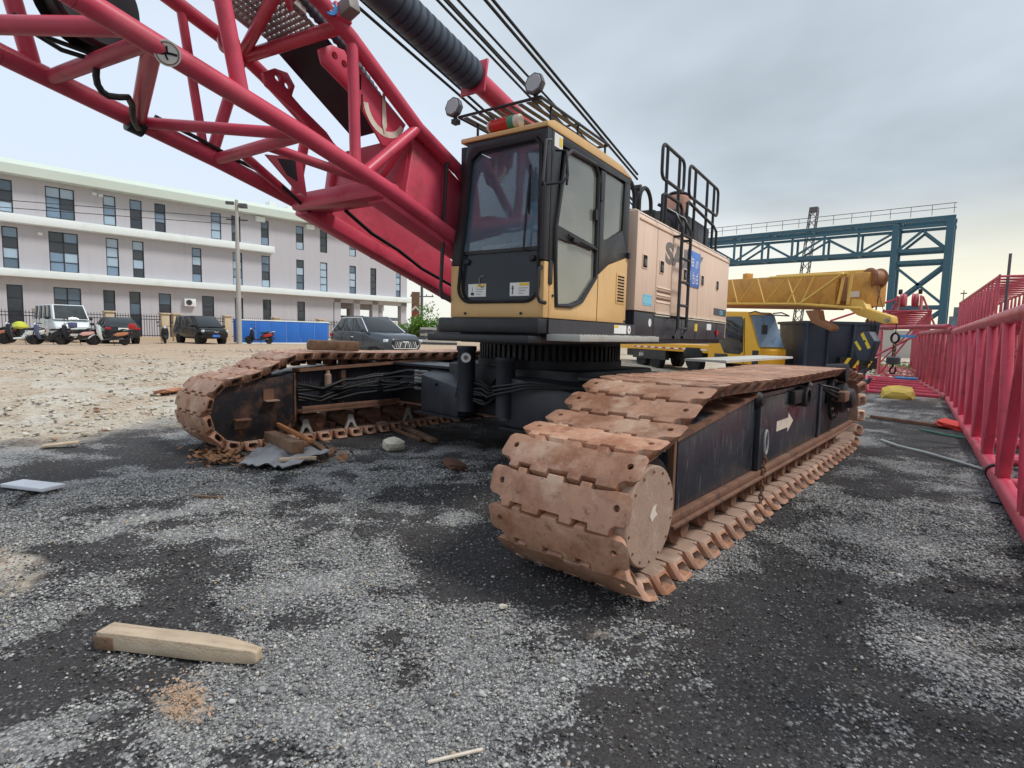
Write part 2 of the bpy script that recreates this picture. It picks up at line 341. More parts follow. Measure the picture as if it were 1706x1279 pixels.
def masks(x, y):
    x = np.asarray(x, float); y = np.asarray(y, float)
    g = lambda cx, cy, sx, sy: np.exp(-(((x-cx)/sx)**2+((y-cy)/sy)**2))
    wx = x+.5*(fbm(x*1.3, y*1.3, 91, 3)-.5); wy = y+.5*(fbm(x*1.3, y*1.3, 92, 3)-.5)
    n = .60*fbm(wx*1.25, wy*1.25, 3, 5)+.40*fbm(wx*3.6, wy*3.6, 13, 4)
    light = (1-.28*sstep(-1.6,-.6,x))*sstep(.415, .635, n+.10*g(-1.9,1.6,1.1,.8)+.07*g(-3.8,1.4,1.6,1.2)+.10*g(-.35,7.2,.8,2.0)+.05*g(-5.2,3.4,1.4,.7)-.14*g(-.9,3.8,.5,1.3)-.15*g(-2.7,2.75,.8,.5)-.12*g(-7,3.1,1.4,.6)-.03*g(.3,2.6,1.1,1.4)+.04*g(-.2,1.2,.9,.5)-.16*g(-4.8,6.5,3,2.4)-.10*g(-.4,10.5,1.2,2))
    tn = fbm(x*.55, y*.55, 21, 4)
    tan = sstep(-1.1, 1.1, (-x-9.9)+3.2*(tn-.5)-.25*(y-1.5))
    tan = np.maximum(tan, .62*sstep(.25,.75,g(-4.85,.52,.8,.34)*(.2+1.5*fbm(x*4,y*4,31,4)**1.5)))
    tan = np.maximum(tan, .8*sstep(.3,.6,g(-2.5,.80,.16,.10)*(.45+fbm(x*9,y*9,33,3)))+.42*sstep(.3,.8,g(-1.42,2.5,.22,.16)*(.1+1.5*fbm(x*11,y*11,34,3)**1.5)))
    tan = np.maximum(tan, sstep(16, 24, y+3*(tn-.5))*(x > -40)*.75)
    green = sstep(.5,.62,fbm(x*.22,y*.22,41,4)+.25*g(-2.5,40,6,12)-.12)*sstep(26,31,y)
    return light, np.clip(tan,0,1), np.clip(green,0,1)

# ------------------------------------------------------------------ ground: one sheet to the horizon
def make_ground():
    def axis(segs):
        out = []
        for a, b, st in segs: out += list(np.arange(a, b, st))
        return np.array(out+[segs[-1][1]])
    def far(a, b, n): return list(a+(b-a)*(np.linspace(0, 1, n)**2.2))
    xs = np.concatenate([np.array(far(-62, -900, 14))[::-1], axis([(-60,-30,1.),(-30,-12,.4),(-12,-8,.14),(-8,3,.05),(3,8,.25),(8,40,1.5)]), np.array(far(42, 900, 12))])
    ys = np.concatenate([np.array(far(-9, -500, 8))[::-1], axis([(-8,-1,.6),(-1,7,.05),(7,14,.12),(14,34,.5),(34,80,1.6)]), np.array(far(82, 1500, 16))])
    X, Y = np.meshgrid(xs, ys)
    lt, tn, gr = masks(X, Y)
    near = np.exp(-((X+3)**2+(Y-3)**2)/140.)
    Z = gz(X, Y)+near*(.045*(fbm(X*1.7,Y*1.7,5,4)-.5)+.016*(fbm(X*9,Y*9,6,3)-.5))+tn*(.05*(fbm(X*2.2,Y*2.2,8,4)-.5))*(Y < 30)
    Z = Z-.012
    nx, ny = len(xs), len(ys)
    me = bpy.data.meshes.new('ground')
    co = np.stack([X, Y, Z], -1).reshape(-1, 3)
    idx = np.arange(nx*ny).reshape(ny, nx)
    q = np.stack([idx[:-1,:-1], idx[:-1,1:], idx[1:,1:], idx[1:,:-1]], -1).reshape(-1, 4)
    me.vertices.add(len(co)); me.vertices.foreach_set('co', co.ravel())
    me.loops.add(q.size); me.loops.foreach_set('vertex_index', q.ravel().astype(np.int32))
    me.polygons.add(len(q)); me.polygons.foreach_set('loop_start', np.arange(0, q.size, 4, dtype=np.int32)); me.update(calc_edges=True)
    me.polygons.foreach_set('use_smooth', np.ones(len(q), bool))
    at = me.attributes.new('mask', 'FLOAT_COLOR', 'POINT')
    at.data.foreach_set('color', np.stack([lt, tn, gr, np.ones_like(lt)], -1).ravel().astype(np.float32))
    m = bpy.data.materials.new('ground'); m.use_nodes = True; nt = m.node_tree; N = nt.nodes.new; L = nt.links.new; b = nt.nodes['Principled BSDF']
    b.inputs['Roughness'].default_value = .92; b.inputs['Specular IOR Level'].default_value = .3
    a = N('ShaderNodeAttribute'); a.attribute_name = 'mask'; sp = N('ShaderNodeSeparateColor'); L(a.outputs['Color'], sp.inputs[0])
    P = N('ShaderNodeNewGeometry').outputs['Position']
    def noise(sc, det=4, rough=.6):
        n = N('ShaderNodeTexNoise'); n.inputs['Scale'].default_value = sc; n.inputs['Detail'].default_value = det; n.inputs['Roughness'].default_value = rough; L(P, n.inputs['Vector']); return n.outputs[0]
    def rng_(v, a0, a1, b0=0., b1=1.):
        n = N('ShaderNodeMapRange'); L(v, n.inputs[0]); n.inputs[1].default_value = a0; n.inputs[2].default_value = a1; n.inputs[3].default_value = b0; n.inputs[4].default_value = b1; return n.outputs[0]
    def mix(f, c1, c2):
        n = N('ShaderNodeMix'); n.data_type = 'RGBA'
        if isinstance(f, float): n.inputs[0].default_value = f
        else: L(f, n.inputs[0])
        for i, c in ((6, c1), (7, c2)):
            if isinstance(c, tuple): n.inputs[i].default_value = c
            else: L(c, n.inputs[i])
        return n.outputs[2]
    def mul(a_, b_):
        n = N('ShaderNodeMath'); n.operation = 'MULTIPLY'; L(a_, n.inputs[0])
        if isinstance(b_, float): n.inputs[1].default_value = b_
        else: L(b_, n.inputs[1])
        return n.outputs[0]
    def vor(sc):
        n = N('ShaderNodeTexVoronoi'); n.inputs['Scale'].default_value = sc; n.inputs['Randomness'].default_value = 1; L(P, n.inputs['Vector']); return n
    v1 = vor(62); v2 = vor(125); v3 = vor(22)
    sc1 = N('ShaderNodeSeparateColor'); L(v1.outputs['Color'], sc1.inputs[0])
    sc2 = N('ShaderNodeSeparateColor'); L(v2.outputs['Color'], sc2.inputs[0])
    # dark coal-coloured grit
    dark = mix(rng_(noise(90, 3), .35, .7), S(42, 41, 43), S(88, 86, 85))
    dark = mix(rng_(noise(1.3, 5), .4, .7, 0., .6), dark, S(66, 60, 58))
    # pale crushed stone, each stone a grey of its own, joints dark
    grav = mix(sc1.outputs[0], S(112, 112, 113), S(196, 195, 191))
    grav = mix(rng_(sc2.outputs[1], .55, .9, 0., .75), grav, S(176, 174, 168))
    joint = rng_(v1.outputs['Distance'], .0, .62, 1., .12)
    grav = mix(mul(rng_(v1.outputs['Distance'], .42, .72), .75), grav, S(88, 88, 90))
    # light patches break up into single stones at their edges
    thr = N('ShaderNodeMath'); thr.operation = 'SUBTRACT'; L(sp.outputs[0], thr.inputs[0]); L(mul(sc1.outputs[1], .95), thr.inputs[1])
    gf = rng_(thr.outputs[0], -.06, .06)
    # scattered single pale stones inside the dark grit
    sc3 = N('ShaderNodeSeparateColor'); L(v1.outputs['Color'], sc3.inputs[0])
    lone = mul(rng_(sc3.outputs[2], .86, .9), rng_(v1.outputs['Distance'], .5, .35))
    col = mix(gf, dark, grav); col = mix(mul(lone, .55), col, S(140, 140, 140))
    # trodden dirt with rubble to the west and north
    dirt = mix(rng_(noise(.8, 6, .65), .35, .68), S(188, 166, 142), S(206, 198, 180))
    sx_ = N('ShaderNodeSeparateXYZ'); L(P, sx_.inputs[0])
    dirt = mix(mul(rng_(sx_.outputs[0], -14, -26), rng_(noise(.5, 4), .3, .6, .45, 1.)), dirt, S(198, 170, 142))
    dirt = mix(mul(rng_(noise(.9, 6, .7), .48, .60), rng_(sx_.outputs[0], -24, -13, 0., .85)), dirt, S(210, 206, 194))
    dirt = mix(rng_(noise(5, 5, .7), .5, .72), dirt, S(150, 132, 112))
    sv3 = N('ShaderNodeSeparateColor'); L(v3.outputs['Color'], sv3.inputs[0])
    dirt = mix(mul(rng_(sv3.outputs[0], .62, .7), rng_(v3.outputs['Distance'], .5, .3)), dirt, mix(sv3.outputs[1], S(214, 212, 200), S(168, 118, 92)))
    dirt = mix(rng_(noise(26, 4, .7), .55, .72, 0., .8), dirt, S(112, 100, 86))
    tf = N('ShaderNodeMath'); tf.operation = 'SUBTRACT'; L(sp.outputs[1], tf.inputs[0]); L(mul(noise(14, 5, .75), .8), tf.inputs[1])
    col = mix(rng_(tf.outputs[0], -.18, .30), col, dirt)
    col = mix(mul(sp.outputs[2], rng_(noise(3, 5, .7), .4, .58)), col, mix(rng_(noise(20, 3), .4, .6), S(92, 120, 58), S(138, 150, 92)))
    L(col, b.inputs['Base Color'])
    # relief
    h = N('ShaderNodeMath'); h.operation = 'MULTIPLY_ADD'; L(mul(rng_(v1.outputs['Distance'], .1, .6, 1., 0.), gf), h.inputs[0]); h.inputs[1].default_value = .7; L(noise(110, 3), h.inputs[2])
    bp = N('ShaderNodeBump'); bp.inputs['Strength'].default_value = .8; bp.inputs['Distance'].default_value = .012; L(h.outputs[0], bp.inputs['Height']); L(bp.outputs[0], b.inputs['Normal'])
    me.materials.append(m)
    o = obj('ground', me); o['kind'] = 'structure'
make_ground()

def stone_cloud(name, label, cat, xs, ys, sizes, cols, seed, flat=.65):
    """loose stones as one mesh: jittered octahedra with a colour each"""
    r_ = np.random.default_rng(seed); n = len(xs)
    base = np.array([(1,0,0),(-1,0,0),(0,1,0),(0,-1,0),(0,0,1),(0,0,-1)], float)
    fc = np.array([(0,2,4),(2,1,4),(1,3,4),(3,0,4),(2,0,5),(1,2,5),(3,1,5),(0,3,5)])
    v = base[None]*(1+.55*(r_.random((n,6,1))-.5))+.5*(r_.random((n,6,3))-.5)
    th = r_.random(n)*6.283; c, s = np.cos(th)[:,None], np.sin(th)[:,None]
    x = v[...,0]*c-v[...,1]*s; y = v[...,0]*s+v[...,1]*c; z = v[...,2]*flat
    sx = sizes[:,None]
    P = np.stack([x*sx+xs[:,None], y*sx+ys[:,None], z*sx], -1)
    g = gz(xs, ys); P[...,2] += (g+sizes*.32-.008)[:,None]
    co = P.reshape(-1,3); q = (fc[None]+(np.arange(n)*6)[:,None,None]).reshape(-1,3)
    me = bpy.data.meshes.new(name); me.vertices.add(len(co)); me.vertices.foreach_set('co', co.ravel())
    me.loops.add(q.size); me.loops.foreach_set('vertex_index', q.ravel().astype(np.int32))
    me.polygons.add(len(q)); me.polygons.foreach_set('loop_start', np.arange(0, q.size, 3, dtype=np.int32)); me.update(calc_edges=True)
    at = me.attributes.new('tint', 'FLOAT_COLOR', 'POINT')
    cc = np.concatenate([np.repeat(cols, 6, 0), np.ones((n*6,1))], 1); at.data.foreach_set('color', cc.ravel().astype(np.float32))
    m = bpy.data.materials.new(name); m.use_nodes = True; nt = m.node_tree; b = nt.nodes['Principled BSDF']; b.inputs['Roughness'].default_value = .9
    a = nt.nodes.new('ShaderNodeAttribute'); a.attribute_name = 'tint'; nt.links.new(a.outputs['Color'], b.inputs['Base Color'])
    me.materials.append(m); o = obj(name, me); tag(o, label, cat, kind='stuff'); return o
def scatter():
    r_ = np.random.default_rng(11)
    # crushed stone in front of the camera, dense where the ground is pale
    n = 520000; t = r_.random(n)**.62; d = .75+6.2*t; az = R(40.7)+R(54)*(2*r_.random(n)-1)
    x = -np.sin(az)*d; y = np.cos(az)*d
    lt, tn, gr = masks(x, y)
    keep = r_.random(n) < np.clip(lt*.9+.17, 0, 1)*(1-.7*tn)*np.where(d < 2.2, .42, .36)
    x, y, d, lt = x[keep], y[keep], d[keep], lt[keep]
    s = .0034+.0072*r_.random(len(x))**3+.001*np.clip(d-2, 0, 4)
    big = r_.random(len(x)) < .012; s[big] *= 1.5+1.3*r_.random(big.sum())
    g = np.array(S(104,104,105)[:3])+r_.random((len(x),1))**1.5*(np.array(S(206,204,198)[:3])-np.array(S(104,104,105)[:3]))
    wm = r_.random((len(x),1)) < .03; g = np.where(wm, np.array(S(176,158,132)[:3]), g)
    g = np.where((lt < .3)[:,None] & (r_.random((len(x),1)) < .78), g*(.16+.25*r_.random((len(x),1))), g)
    stone_cloud('gravel', 'pale grey crushed stone strewn over the dark yard', 'gravel', x, y, s, g, 5)
    print('gravel stones', len(x))
    # brick and concrete rubble over the dirt to the left
    n = 26000; x = -9-19*r_.random(n)**1.3; y = -3+24*r_.random(n)
    lt, tn, gr = masks(x, y); keep = (tn > .45) & (fbm(x*.5,y*.5,61,3)+.25*np.exp(-((x+12)/3.5)**2) > .40+.3*r_.random(n)*0+.18*r_.random(n)); x, y = x[keep], y[keep]; m = len(x)
    s = .012+.05*r_.random(m)**4
    pal = np.array([S(206,202,190)[:3],S(186,176,158)[:3],S(170,120,94)[:3],S(120,112,104)[:3],S(214,206,188)[:3]])
    cols = pal[r_.choice(5, m, p=[.3,.32,.08,.16,.14])]*(.8+.35*r_.random((m,1)))
    stone_cloud('rubble', 'pale concrete and brick rubble scattered over tan dirt', 'rubble', x, y, s, cols, 6, .5)
    n = 9000; x = -9+12*r_.random(n); y = 27+30*r_.random(n)
    keep = fbm(x*.4,y*.4,63,3) > .52; x, y = x[keep], y[keep]; m = len(x)
    stone_cloud('debris', 'pale broken debris lying on the weedy ground beyond the cranes', 'debris', x, y, .04+.12*r_.random(m)**3, pal[r_.choice(5, m)]*(.85+.3*r_.random((m,1))), 8, .5)
    # weeds
    n = 9000; x = -9+14*r_.random(n); y = 27+28*r_.random(n); _, _, gr = masks(x, y); k = gr > .35; x, y = x[k], y[k]; m = len(x)
    h = .06+.16*r_.random(m); a = r_.random(m)*6.28; dx = np.cos(a)*.05; dy = np.sin(a)*.05
    P = np.stack([np.stack([x-dx, y-dy, 0*x], -1), np.stack([x+dx, y+dy, 0*x], -1), np.stack([x+dy*2, y-dx*2, h], -1)], 1).reshape(-1, 3)
    me = bpy.data.meshes.new('weeds'); me.from_pydata(P.tolist(), [], np.arange(len(P)).reshape(-1,3).tolist()); me.materials.append(MATS['weed'])
    tag(obj('weeds', me), 'low green weeds on the waste ground behind the hook blocks', 'weeds', kind='stuff')
scatter()

# ------------------------------------------------------------------ the crawler crane
SC = Vector((-4.81, 6.4, 0)); TH = R(7)
crane = thing('crawler_crane', 'big crawler crane with rusty tracks, tan cab and red lattice boom', 'crane', SC)
LO = -SC                                   # parts of the lower works are written in yard coordinates

def track_loop():
    """outer face of the track in (y, z), walked over the top from front to rear and back along the ground"""
    pts = arc(3.13, .50, .50, 270, 112, 22)
    pts += [(3.20, .985), (3.42, 1.075), (3.66, 1.195), (3.86, 1.26), (4.15, 1.275), (5.2, 1.255), (6.4, 1.25), (7.6, 1.26), (8.5, 1.25)]
    pts += arc(9.50, .57, .57, 104, -90, 24)
    return pts
def shoe_mesh():
    hw = .52
    # plan outline (x across the track, t along it): ears at both ends, interlocking knuckles between
    dn = [(-.402,-.329),(-.231,-.096),(.056,.148),(.256,.402)]     # knuckles on the trailing edge
    upk = [(-.315,-.245),(-.081,.041),(.163,.241)]                 # knuckles on the leading edge
    a, b_, f_ = .100, .126, .138
    out = [(-hw,-.045),(-hw+.025,-.072),(-.43,-.078)]
    for x0, x1 in dn: out += [(x0,-a),(x0+.004,-f_),(x1-.004,-f_),(x1,-a)]
    out += [(.43,-.078),(hw-.025,-.072),(hw,-.045),(hw,.085),(hw-.03,.112),(.40,.112)]
    for x0, x1 in upk[::-1]: out += [(x1,a-.006),(x1-.004,b_),(x0+.004,b_),(x0,a-.006)]
    out += [(-.40,.112),(-hw+.03,.112),(-hw,.085)]
    n = len(out); low = [(x-math.copysign(.09,x) if abs(x) > .48 else x, t) for x, t in out]   # the ends slope in under the shoe
    m = MB(); m.add([(x,t,-.108) for x, t in low]+[(x,t,0) for x, t in out], [tuple(range(n))[::-1], tuple(range(n,2*n))]+[(i,(i+1) % n,n+(i+1) % n,n+i) for i in range(n)])
    m = m.mesh('track_shoe', 'shoe', bevel=.013)
    cut = []
    for sx in (-1, 1):
        cut.append(MB().tube((sx*.425, .02, -.06), (sx*.425, .02, .03), .021, 14).mesh('c', None, smooth=False))
        hexa = [(-.046,-.054),(-.026,-.024),(.066,-.024),(.086,-.054),(.066,-.088),(-.026,-.088)]
        x0, x1 = (hw-.22, hw+.05) if sx > 0 else (-hw-.05, -hw+.22)
        cut.append(MB().prism(hexa, 'x', x0, x1).mesh('c', None, smooth=False))
    r = boolean(m, cut); r.name = 'track_shoe'; r.materials.clear(); r.materials.append(MATS['shoe']); r.materials.append(MATS['mud_steel'])
    for p in r.polygons: p.material_index = 1 if (p.center.z < -.1 or (abs(p.center.x) > .25 and -.1 < p.center.z < -.015 and abs(p.normal.y) > .3 and abs(p.center.y) < .1 and abs(p.center.x) < .43)) else 0
    r.polygons.foreach_set('use_smooth', [True]*len(r.polygons)); r.set_sharp_from_angle(angle=R(35)); return r
SHOE = shoe_mesh()
LUG = MB().prism([(-.22,-.104),(-.2,-.2),(-.1,-.2),(-.07,-.13),(.07,-.13),(.1,-.2),(.2,-.2),(.22,-.104)],'y',-.05,.05).mesh('drive_lug', 'rust_ledge', bevel=.01)
def make_track(cx, inner):
    """side frame with its idler, sprocket, rollers and shoes; inner = +1 when the yard side of the frame is towards +x"""
    f = MB()
    prof = [(3.45,.42),(3.45,.90),(4.0,1.0),(5.2,1.10),(8.75,1.10),(9.2,.98),(9.55,.78),(9.62,.42)]
    f.prism(prof, 'x', cx-.34, cx+.34)
    frame = f.build('crawler_frame', 'frame_panel', crane, LO, bevel=.008)
    # shoes
    L_ = track_loop(); L_ = L_+[L_[0]]
    seg = [math.dist(L_[i], L_[i+1]) for i in range(len(L_)-1)]; tot = sum(seg); n = round(tot/.2625); st = tot/n
    def at(s):
        s %= tot; i = 0
        while s > seg[i]: s -= seg[i]; i += 1
        t = s/seg[i]; return (L_[i][0]+(L_[i+1][0]-L_[i][0])*t, L_[i][1]+(L_[i+1][1]-L_[i][1])*t)
    for k in range(n):
        s = (k+.52)*st; a, b_ = at(s-st*.5), at(s+st*.5); c = ((a[0]+b_[0])/2, (a[1]+b_[1])/2)
        d = Vector((0, b_[0]-a[0], b_[1]-a[1])).normalized(); nrm = Vector((0, -d.z, d.y))
        mid = at(s); c = ((c[0]+mid[0])/2, (c[1]+mid[1])/2)
        M = Matrix(((1,0,0,cx),(0,d.y,nrm.y,c[0]),(0,d.z,nrm.z,max(c[1],0))  ,(0,0,0,1)))
        M = M @ Matrix.Rotation(random.uniform(-.006,.006), 4, 'Z') @ Matrix.Rotation(random.uniform(-.012,.012), 4, 'X') @ Matrix.Translation((random.uniform(-.006,.006),0,0))
        o = bpy.data.objects.new('track_shoe', SHOE); C.objects.link(o); o.parent = frame; o.matrix_basis = M
        g = bpy.data.objects.new('drive_lug', LUG); C.objects.link(g); g.parent = frame; g.matrix_basis = M
    # idler drum, sprocket, lower rollers, carrier rollers
    MB().lathe((cx-.36,3.13,.5), (1,0,0), [(0,.33),(.0,.36),(.2,.36),(.22,.3),(.5,.3),(.52,.36),(.72,.36)], 28).build('idler', 'undercarriage', frame)
    sp = MB().lathe((cx-.2,9.5,.57), (1,0,0), [(0,.33),(.4,.33)], 24)
    for k in range(14):
        a = 2*math.pi*k/14; sp.obox((cx, 9.5+.36*math.cos(a), .57+.36*math.sin(a)), ((1,0,0),(0,math.cos(a),math.sin(a)),(0,-math.sin(a),math.cos(a))), (.34,.14,.07))
    sp.build('sprocket', 'undercarriage', frame)
    for k in range(11):
        MB().lathe((cx-.36,3.75+.5*k,.245), (1,0,0), [(0,.07),(.06,.07),(.06,.13),(.26,.13),(.28,.09),(.46,.09),(.48,.13),(.66,.13),(.66,.07),(.72,.07)], 16).build('lower_roller', 'rust_ledge', frame)
    for y in (5.2, 7.0, 8.35):
        MB().lathe((cx-.42,y,1.06), (1,0,0), [(0,.05),(.02,.085),(.8,.085),(.84,.05)], 16).build('carrier_roller', 'undercarriage', frame)
    return frame
near = make_track(-1.925, -1); far = make_track(-7.695, 1)

def near_side():
    X = -1.573                                            # outer face of the near frame
    # long ledge along the foot of the frame
    MB().box(X-.03, X+.085, 3.40, 9.66, .335, .36).box(X-.03, X+.06, 3.40, 9.66, .362, .415).build('ledge', 'rust_ledge', near, bevel=.006)
    # front panel, rising with the track, and the rear panels
    MB().prism([(3.56,.42),(3.56,.90),(5.16,1.085),(5.16,.42)], 'x', X-.02, X+.014).build('side_panel', 'frame_panel', near, bevel=.004)
    MB().prism([(3.46,.42),(3.46,.92),(3.50,.925),(3.50,.42)], 'x', X-.02, X+.03).build('edge_strip', 'rust_ledge', near)
    MB().prism([(3.5,.905),(5.18,1.095),(5.18,1.125),(3.5,.935)], 'x', X-.3, X+.035).build('top_flange', 'rust_ledge', near)
    MB().prism([(5.30,.42),(5.30,1.06),(7.55,1.06),(7.55,.42)], 'x', X-.02, X+.010).build('side_panel', 'frame_panel', near, bevel=.004)
    MB().prism([(7.68,.42),(7.68,.80),(9.45,.80),(9.55,.6),(9.55,.42)], 'x', X-.02, X+.022).build('side_panel', 'undercarriage', near, bevel=.004)
    MB().box(X-.01, X+.06, 5.17, 5.29, .42, 1.09).build('stiffener', 'frame_panel', near, bevel=.006)
    MB().box(X+.0, X+.035, 7.56, 7.67, .42, 1.05).build('stiffener', 'frame_panel', near, bevel=.006)
    # lifting eye with hook and hanging chain at the stiffener
    MB().prism([(5.24,.62),(5.24,.86),(5.30,.90),(5.40,.86),(5.42,.74),(5.36,.66)], 'x', X+.03, X+.055).build('lifting_eye', 'frame_panel', near, bevel=.004)
    MB().path([(X+.07,5.33+.05*math.sin(a),.66+.11*math.cos(a)) for a in [R(k*30) for k in range(12)]], .014, 8, True).build('shackle', 'steel', near)
    for k in range(13):
        z = .54-.042*k; tw = k % 2
        pts = [(X+.075+(.018*math.sin(a) if tw else 0), 5.31-.004*k+(0 if tw else .018*math.sin(a)), z+.031*math.cos(a)) for a in [R(j*36) for j in range(10)]]
        MB().path(pts, .0075, 6, True).build('chain_link', 'rust_ledge', near)
    # travel arrow
    MB().prism([(5.86,.69),(5.86,.79),(6.26,.79),(6.26,.845),(6.46,.742),(6.26,.64),(6.26,.69)], 'x', X+.010, X+.013).build('travel_arrow', 'cream', near)
    # guard box and adjuster port
    MB().box(X, X+.07, 6.25, 6.95, .93, 1.07).build('guard_box', 'undercarriage', near, bevel=.01)
    MB().lathe((X+.0,6.65,.99), (1,0,0), [(0,.11),(.10,.11),(.11,.08),(.085,.08),(.085,.0)], 20).build('port_ring', 'black', near)
    # cover disc of the front idler with its bolts
    dc = (-1.49, 2.99, .535)
    d = MB().lathe(dc, (1,0,0), [(-.25,.30),(-.02,.305),(.028,.305),(.034,.298)], 44).build('idler_cover', 'mud_steel', near)
    MB().prism([(3.0,.50),(2.97,.54),(3.0,.585),(3.05,.60),(3.04,.56),(3.07,.53),(3.03,.52)], 'x', dc[0]+.0345, dc[0]+.036).build('paint_mark', 'cream', near)
    for k in range(14):
        a = 2*math.pi*k/14+.2; MB().lathe((dc[0]+.034, dc[1]+.272*math.cos(a), dc[2]+.272*math.sin(a)), (1,0,0), [(-.01,.008),(.006,.008),(.008,.005)], 6).build('bolt', 'rust_ledge', near)
    # final drive: flange, hub, motor and hoses
    fd = (X, 8.35, .86)
    MB().lathe(fd, (1,0,0), [(0,.30),(.05,.30),(.06,.25),(.06,.22)], 28).build('drive_flange', 'undercarriage', near)
    MB().lathe(fd, (1,0,0), [(.05,.2),(.16,.2),(.19,.14),(.26,.12),(.28,.05)], 20).build('drive_hub', 'black', near)
    for k in range(12):
        a = 2*math.pi*k/12; MB().lathe((fd[0]+.06, fd[1]+.262*math.cos(a), fd[2]+.262*math.sin(a)), (1,0,0), [(-.005,.018),(.018,.018),(.02,.01)], 6).build('bolt', 'steel', near)
    MB().obox((X+.16,8.12,.9), ((0,1,0),(0,0,1),(1,0,0)), (.3,.13,.14)).build('drive_motor', 'rust_ledge', near, bevel=.015)
    for q in range(3):
        MB().path([(X+.12,8.0,.95-.05*q),(X+.16,7.9,1.0-.05*q),(X+.1,7.75,1.03-.04*q),(X-.02,7.62,1.06)], .018, 8).build('hose', 'hose', near)
    MB().prism([(8.7,1.02),(9.35,.62),(9.35,.58),(8.62,.98)], 'x', X+.02, X+.05).build('guard_strip', 'steel', near)
    MB().lathe((-1.46,8.38,1.19), (1,0,0), [(-.2,.10),(0,.12),(.05,.12),(.06,.06)], 20).build('carrier_cap', 'undercarriage', near)
near_side()

def far_side():
    X = -7.355                                           # inner face of the far frame
    pl = arc(3.10, .50, .415, 90, 270, 20)+[(3.7,.16),(3.85,.36),(3.85,.94)]
    MB().prism(pl, 'x', X-.02, X+.03).build('end_plate', 'black_frame', far, bevel=.006)
    MB().box(X+.03, X+.14, 3.42, 3.6, .62, .635).build('step', 'mud_steel', far)
    MB().box(X+.03, X+.045, 3.42, 3.56, .635, .78).build('step_plate', 'rust_ledge', far)
    MB().box(X+.03, X+.14, 3.02, 3.22, .40, .415).build('step', 'rust_ledge', far)
    MB().box(X+.03, X+.045, 3.04, 3.18, .28, .40).build('step_plate', 'rust_ledge', far)
    MB().box(X-.02, X+.035, 3.86, 3.885, .30, .98).build('edge_strip', 'rust_ledge', far)
    MB().box(X-.02, X+.18, 3.9, 5.6, .42, .455).box(X+.15, X+.18, 3.9, 5.6, .455, .52).build('inner_ledge', 'rust_ledge', far, bevel=.005)
    MB().prism([(3.9,1.0),(6.8,1.12),(6.8,1.16),(3.9,1.04)], 'x', X-.1, X+.12).build('top_flange', 'rust_ledge', far)
    MB().box(X, X+.12, 4.55, 4.62, .5, 1.0).build('rib', 'black_frame', far)
    MB().lathe((X+.08,4.35,.74), (0,0,1), [(0,.05),(.2,.05),(.22,.03),(.3,.03)], 12).build('grease_cylinder', 'mud_steel', far)
    for q in range(6):
        z = .60+.045*q
        j = lambda: random.uniform(-.045,.045)
        MB().path([(X+.05,3.9,z),(X+.10+.02*q,4.2,z-.03+j()),(X+.14+.02*q,4.5,z+.02+j()),(X+.16,4.8,z+.06+j()),(X+.17,5.1,z+.10+j()),(X+.18,5.6,z+.12+j()),(X+.2,6.3,z+.16)], random.choice([.017,.022,.026]), 8).build('hose', 'hose', far)
    for q in range(4):
        MB().path([(X+.25+.4*q, 5.2, .78+.03*q),(X+.3+.4*q,5.35,.82),(X+.55+.4*q,5.4,.80)], .025, 8).build('hose', 'hose', far)
    # angled track guides hanging between roller pairs
    for y in (4.02, 4.75, 5.85):
        MB().prism([(y-.11,.10),(y-.06,.12),(y-.02,.20),(y+.02,.20),(y+.06,.12),(y+.11,.10),(y+.05,.24),(y+.03,.32),(y-.03,.32),(y-.05,.24)], 'x', X+.03, X+.06).build('track_guide', 'galv', far)
far_side()

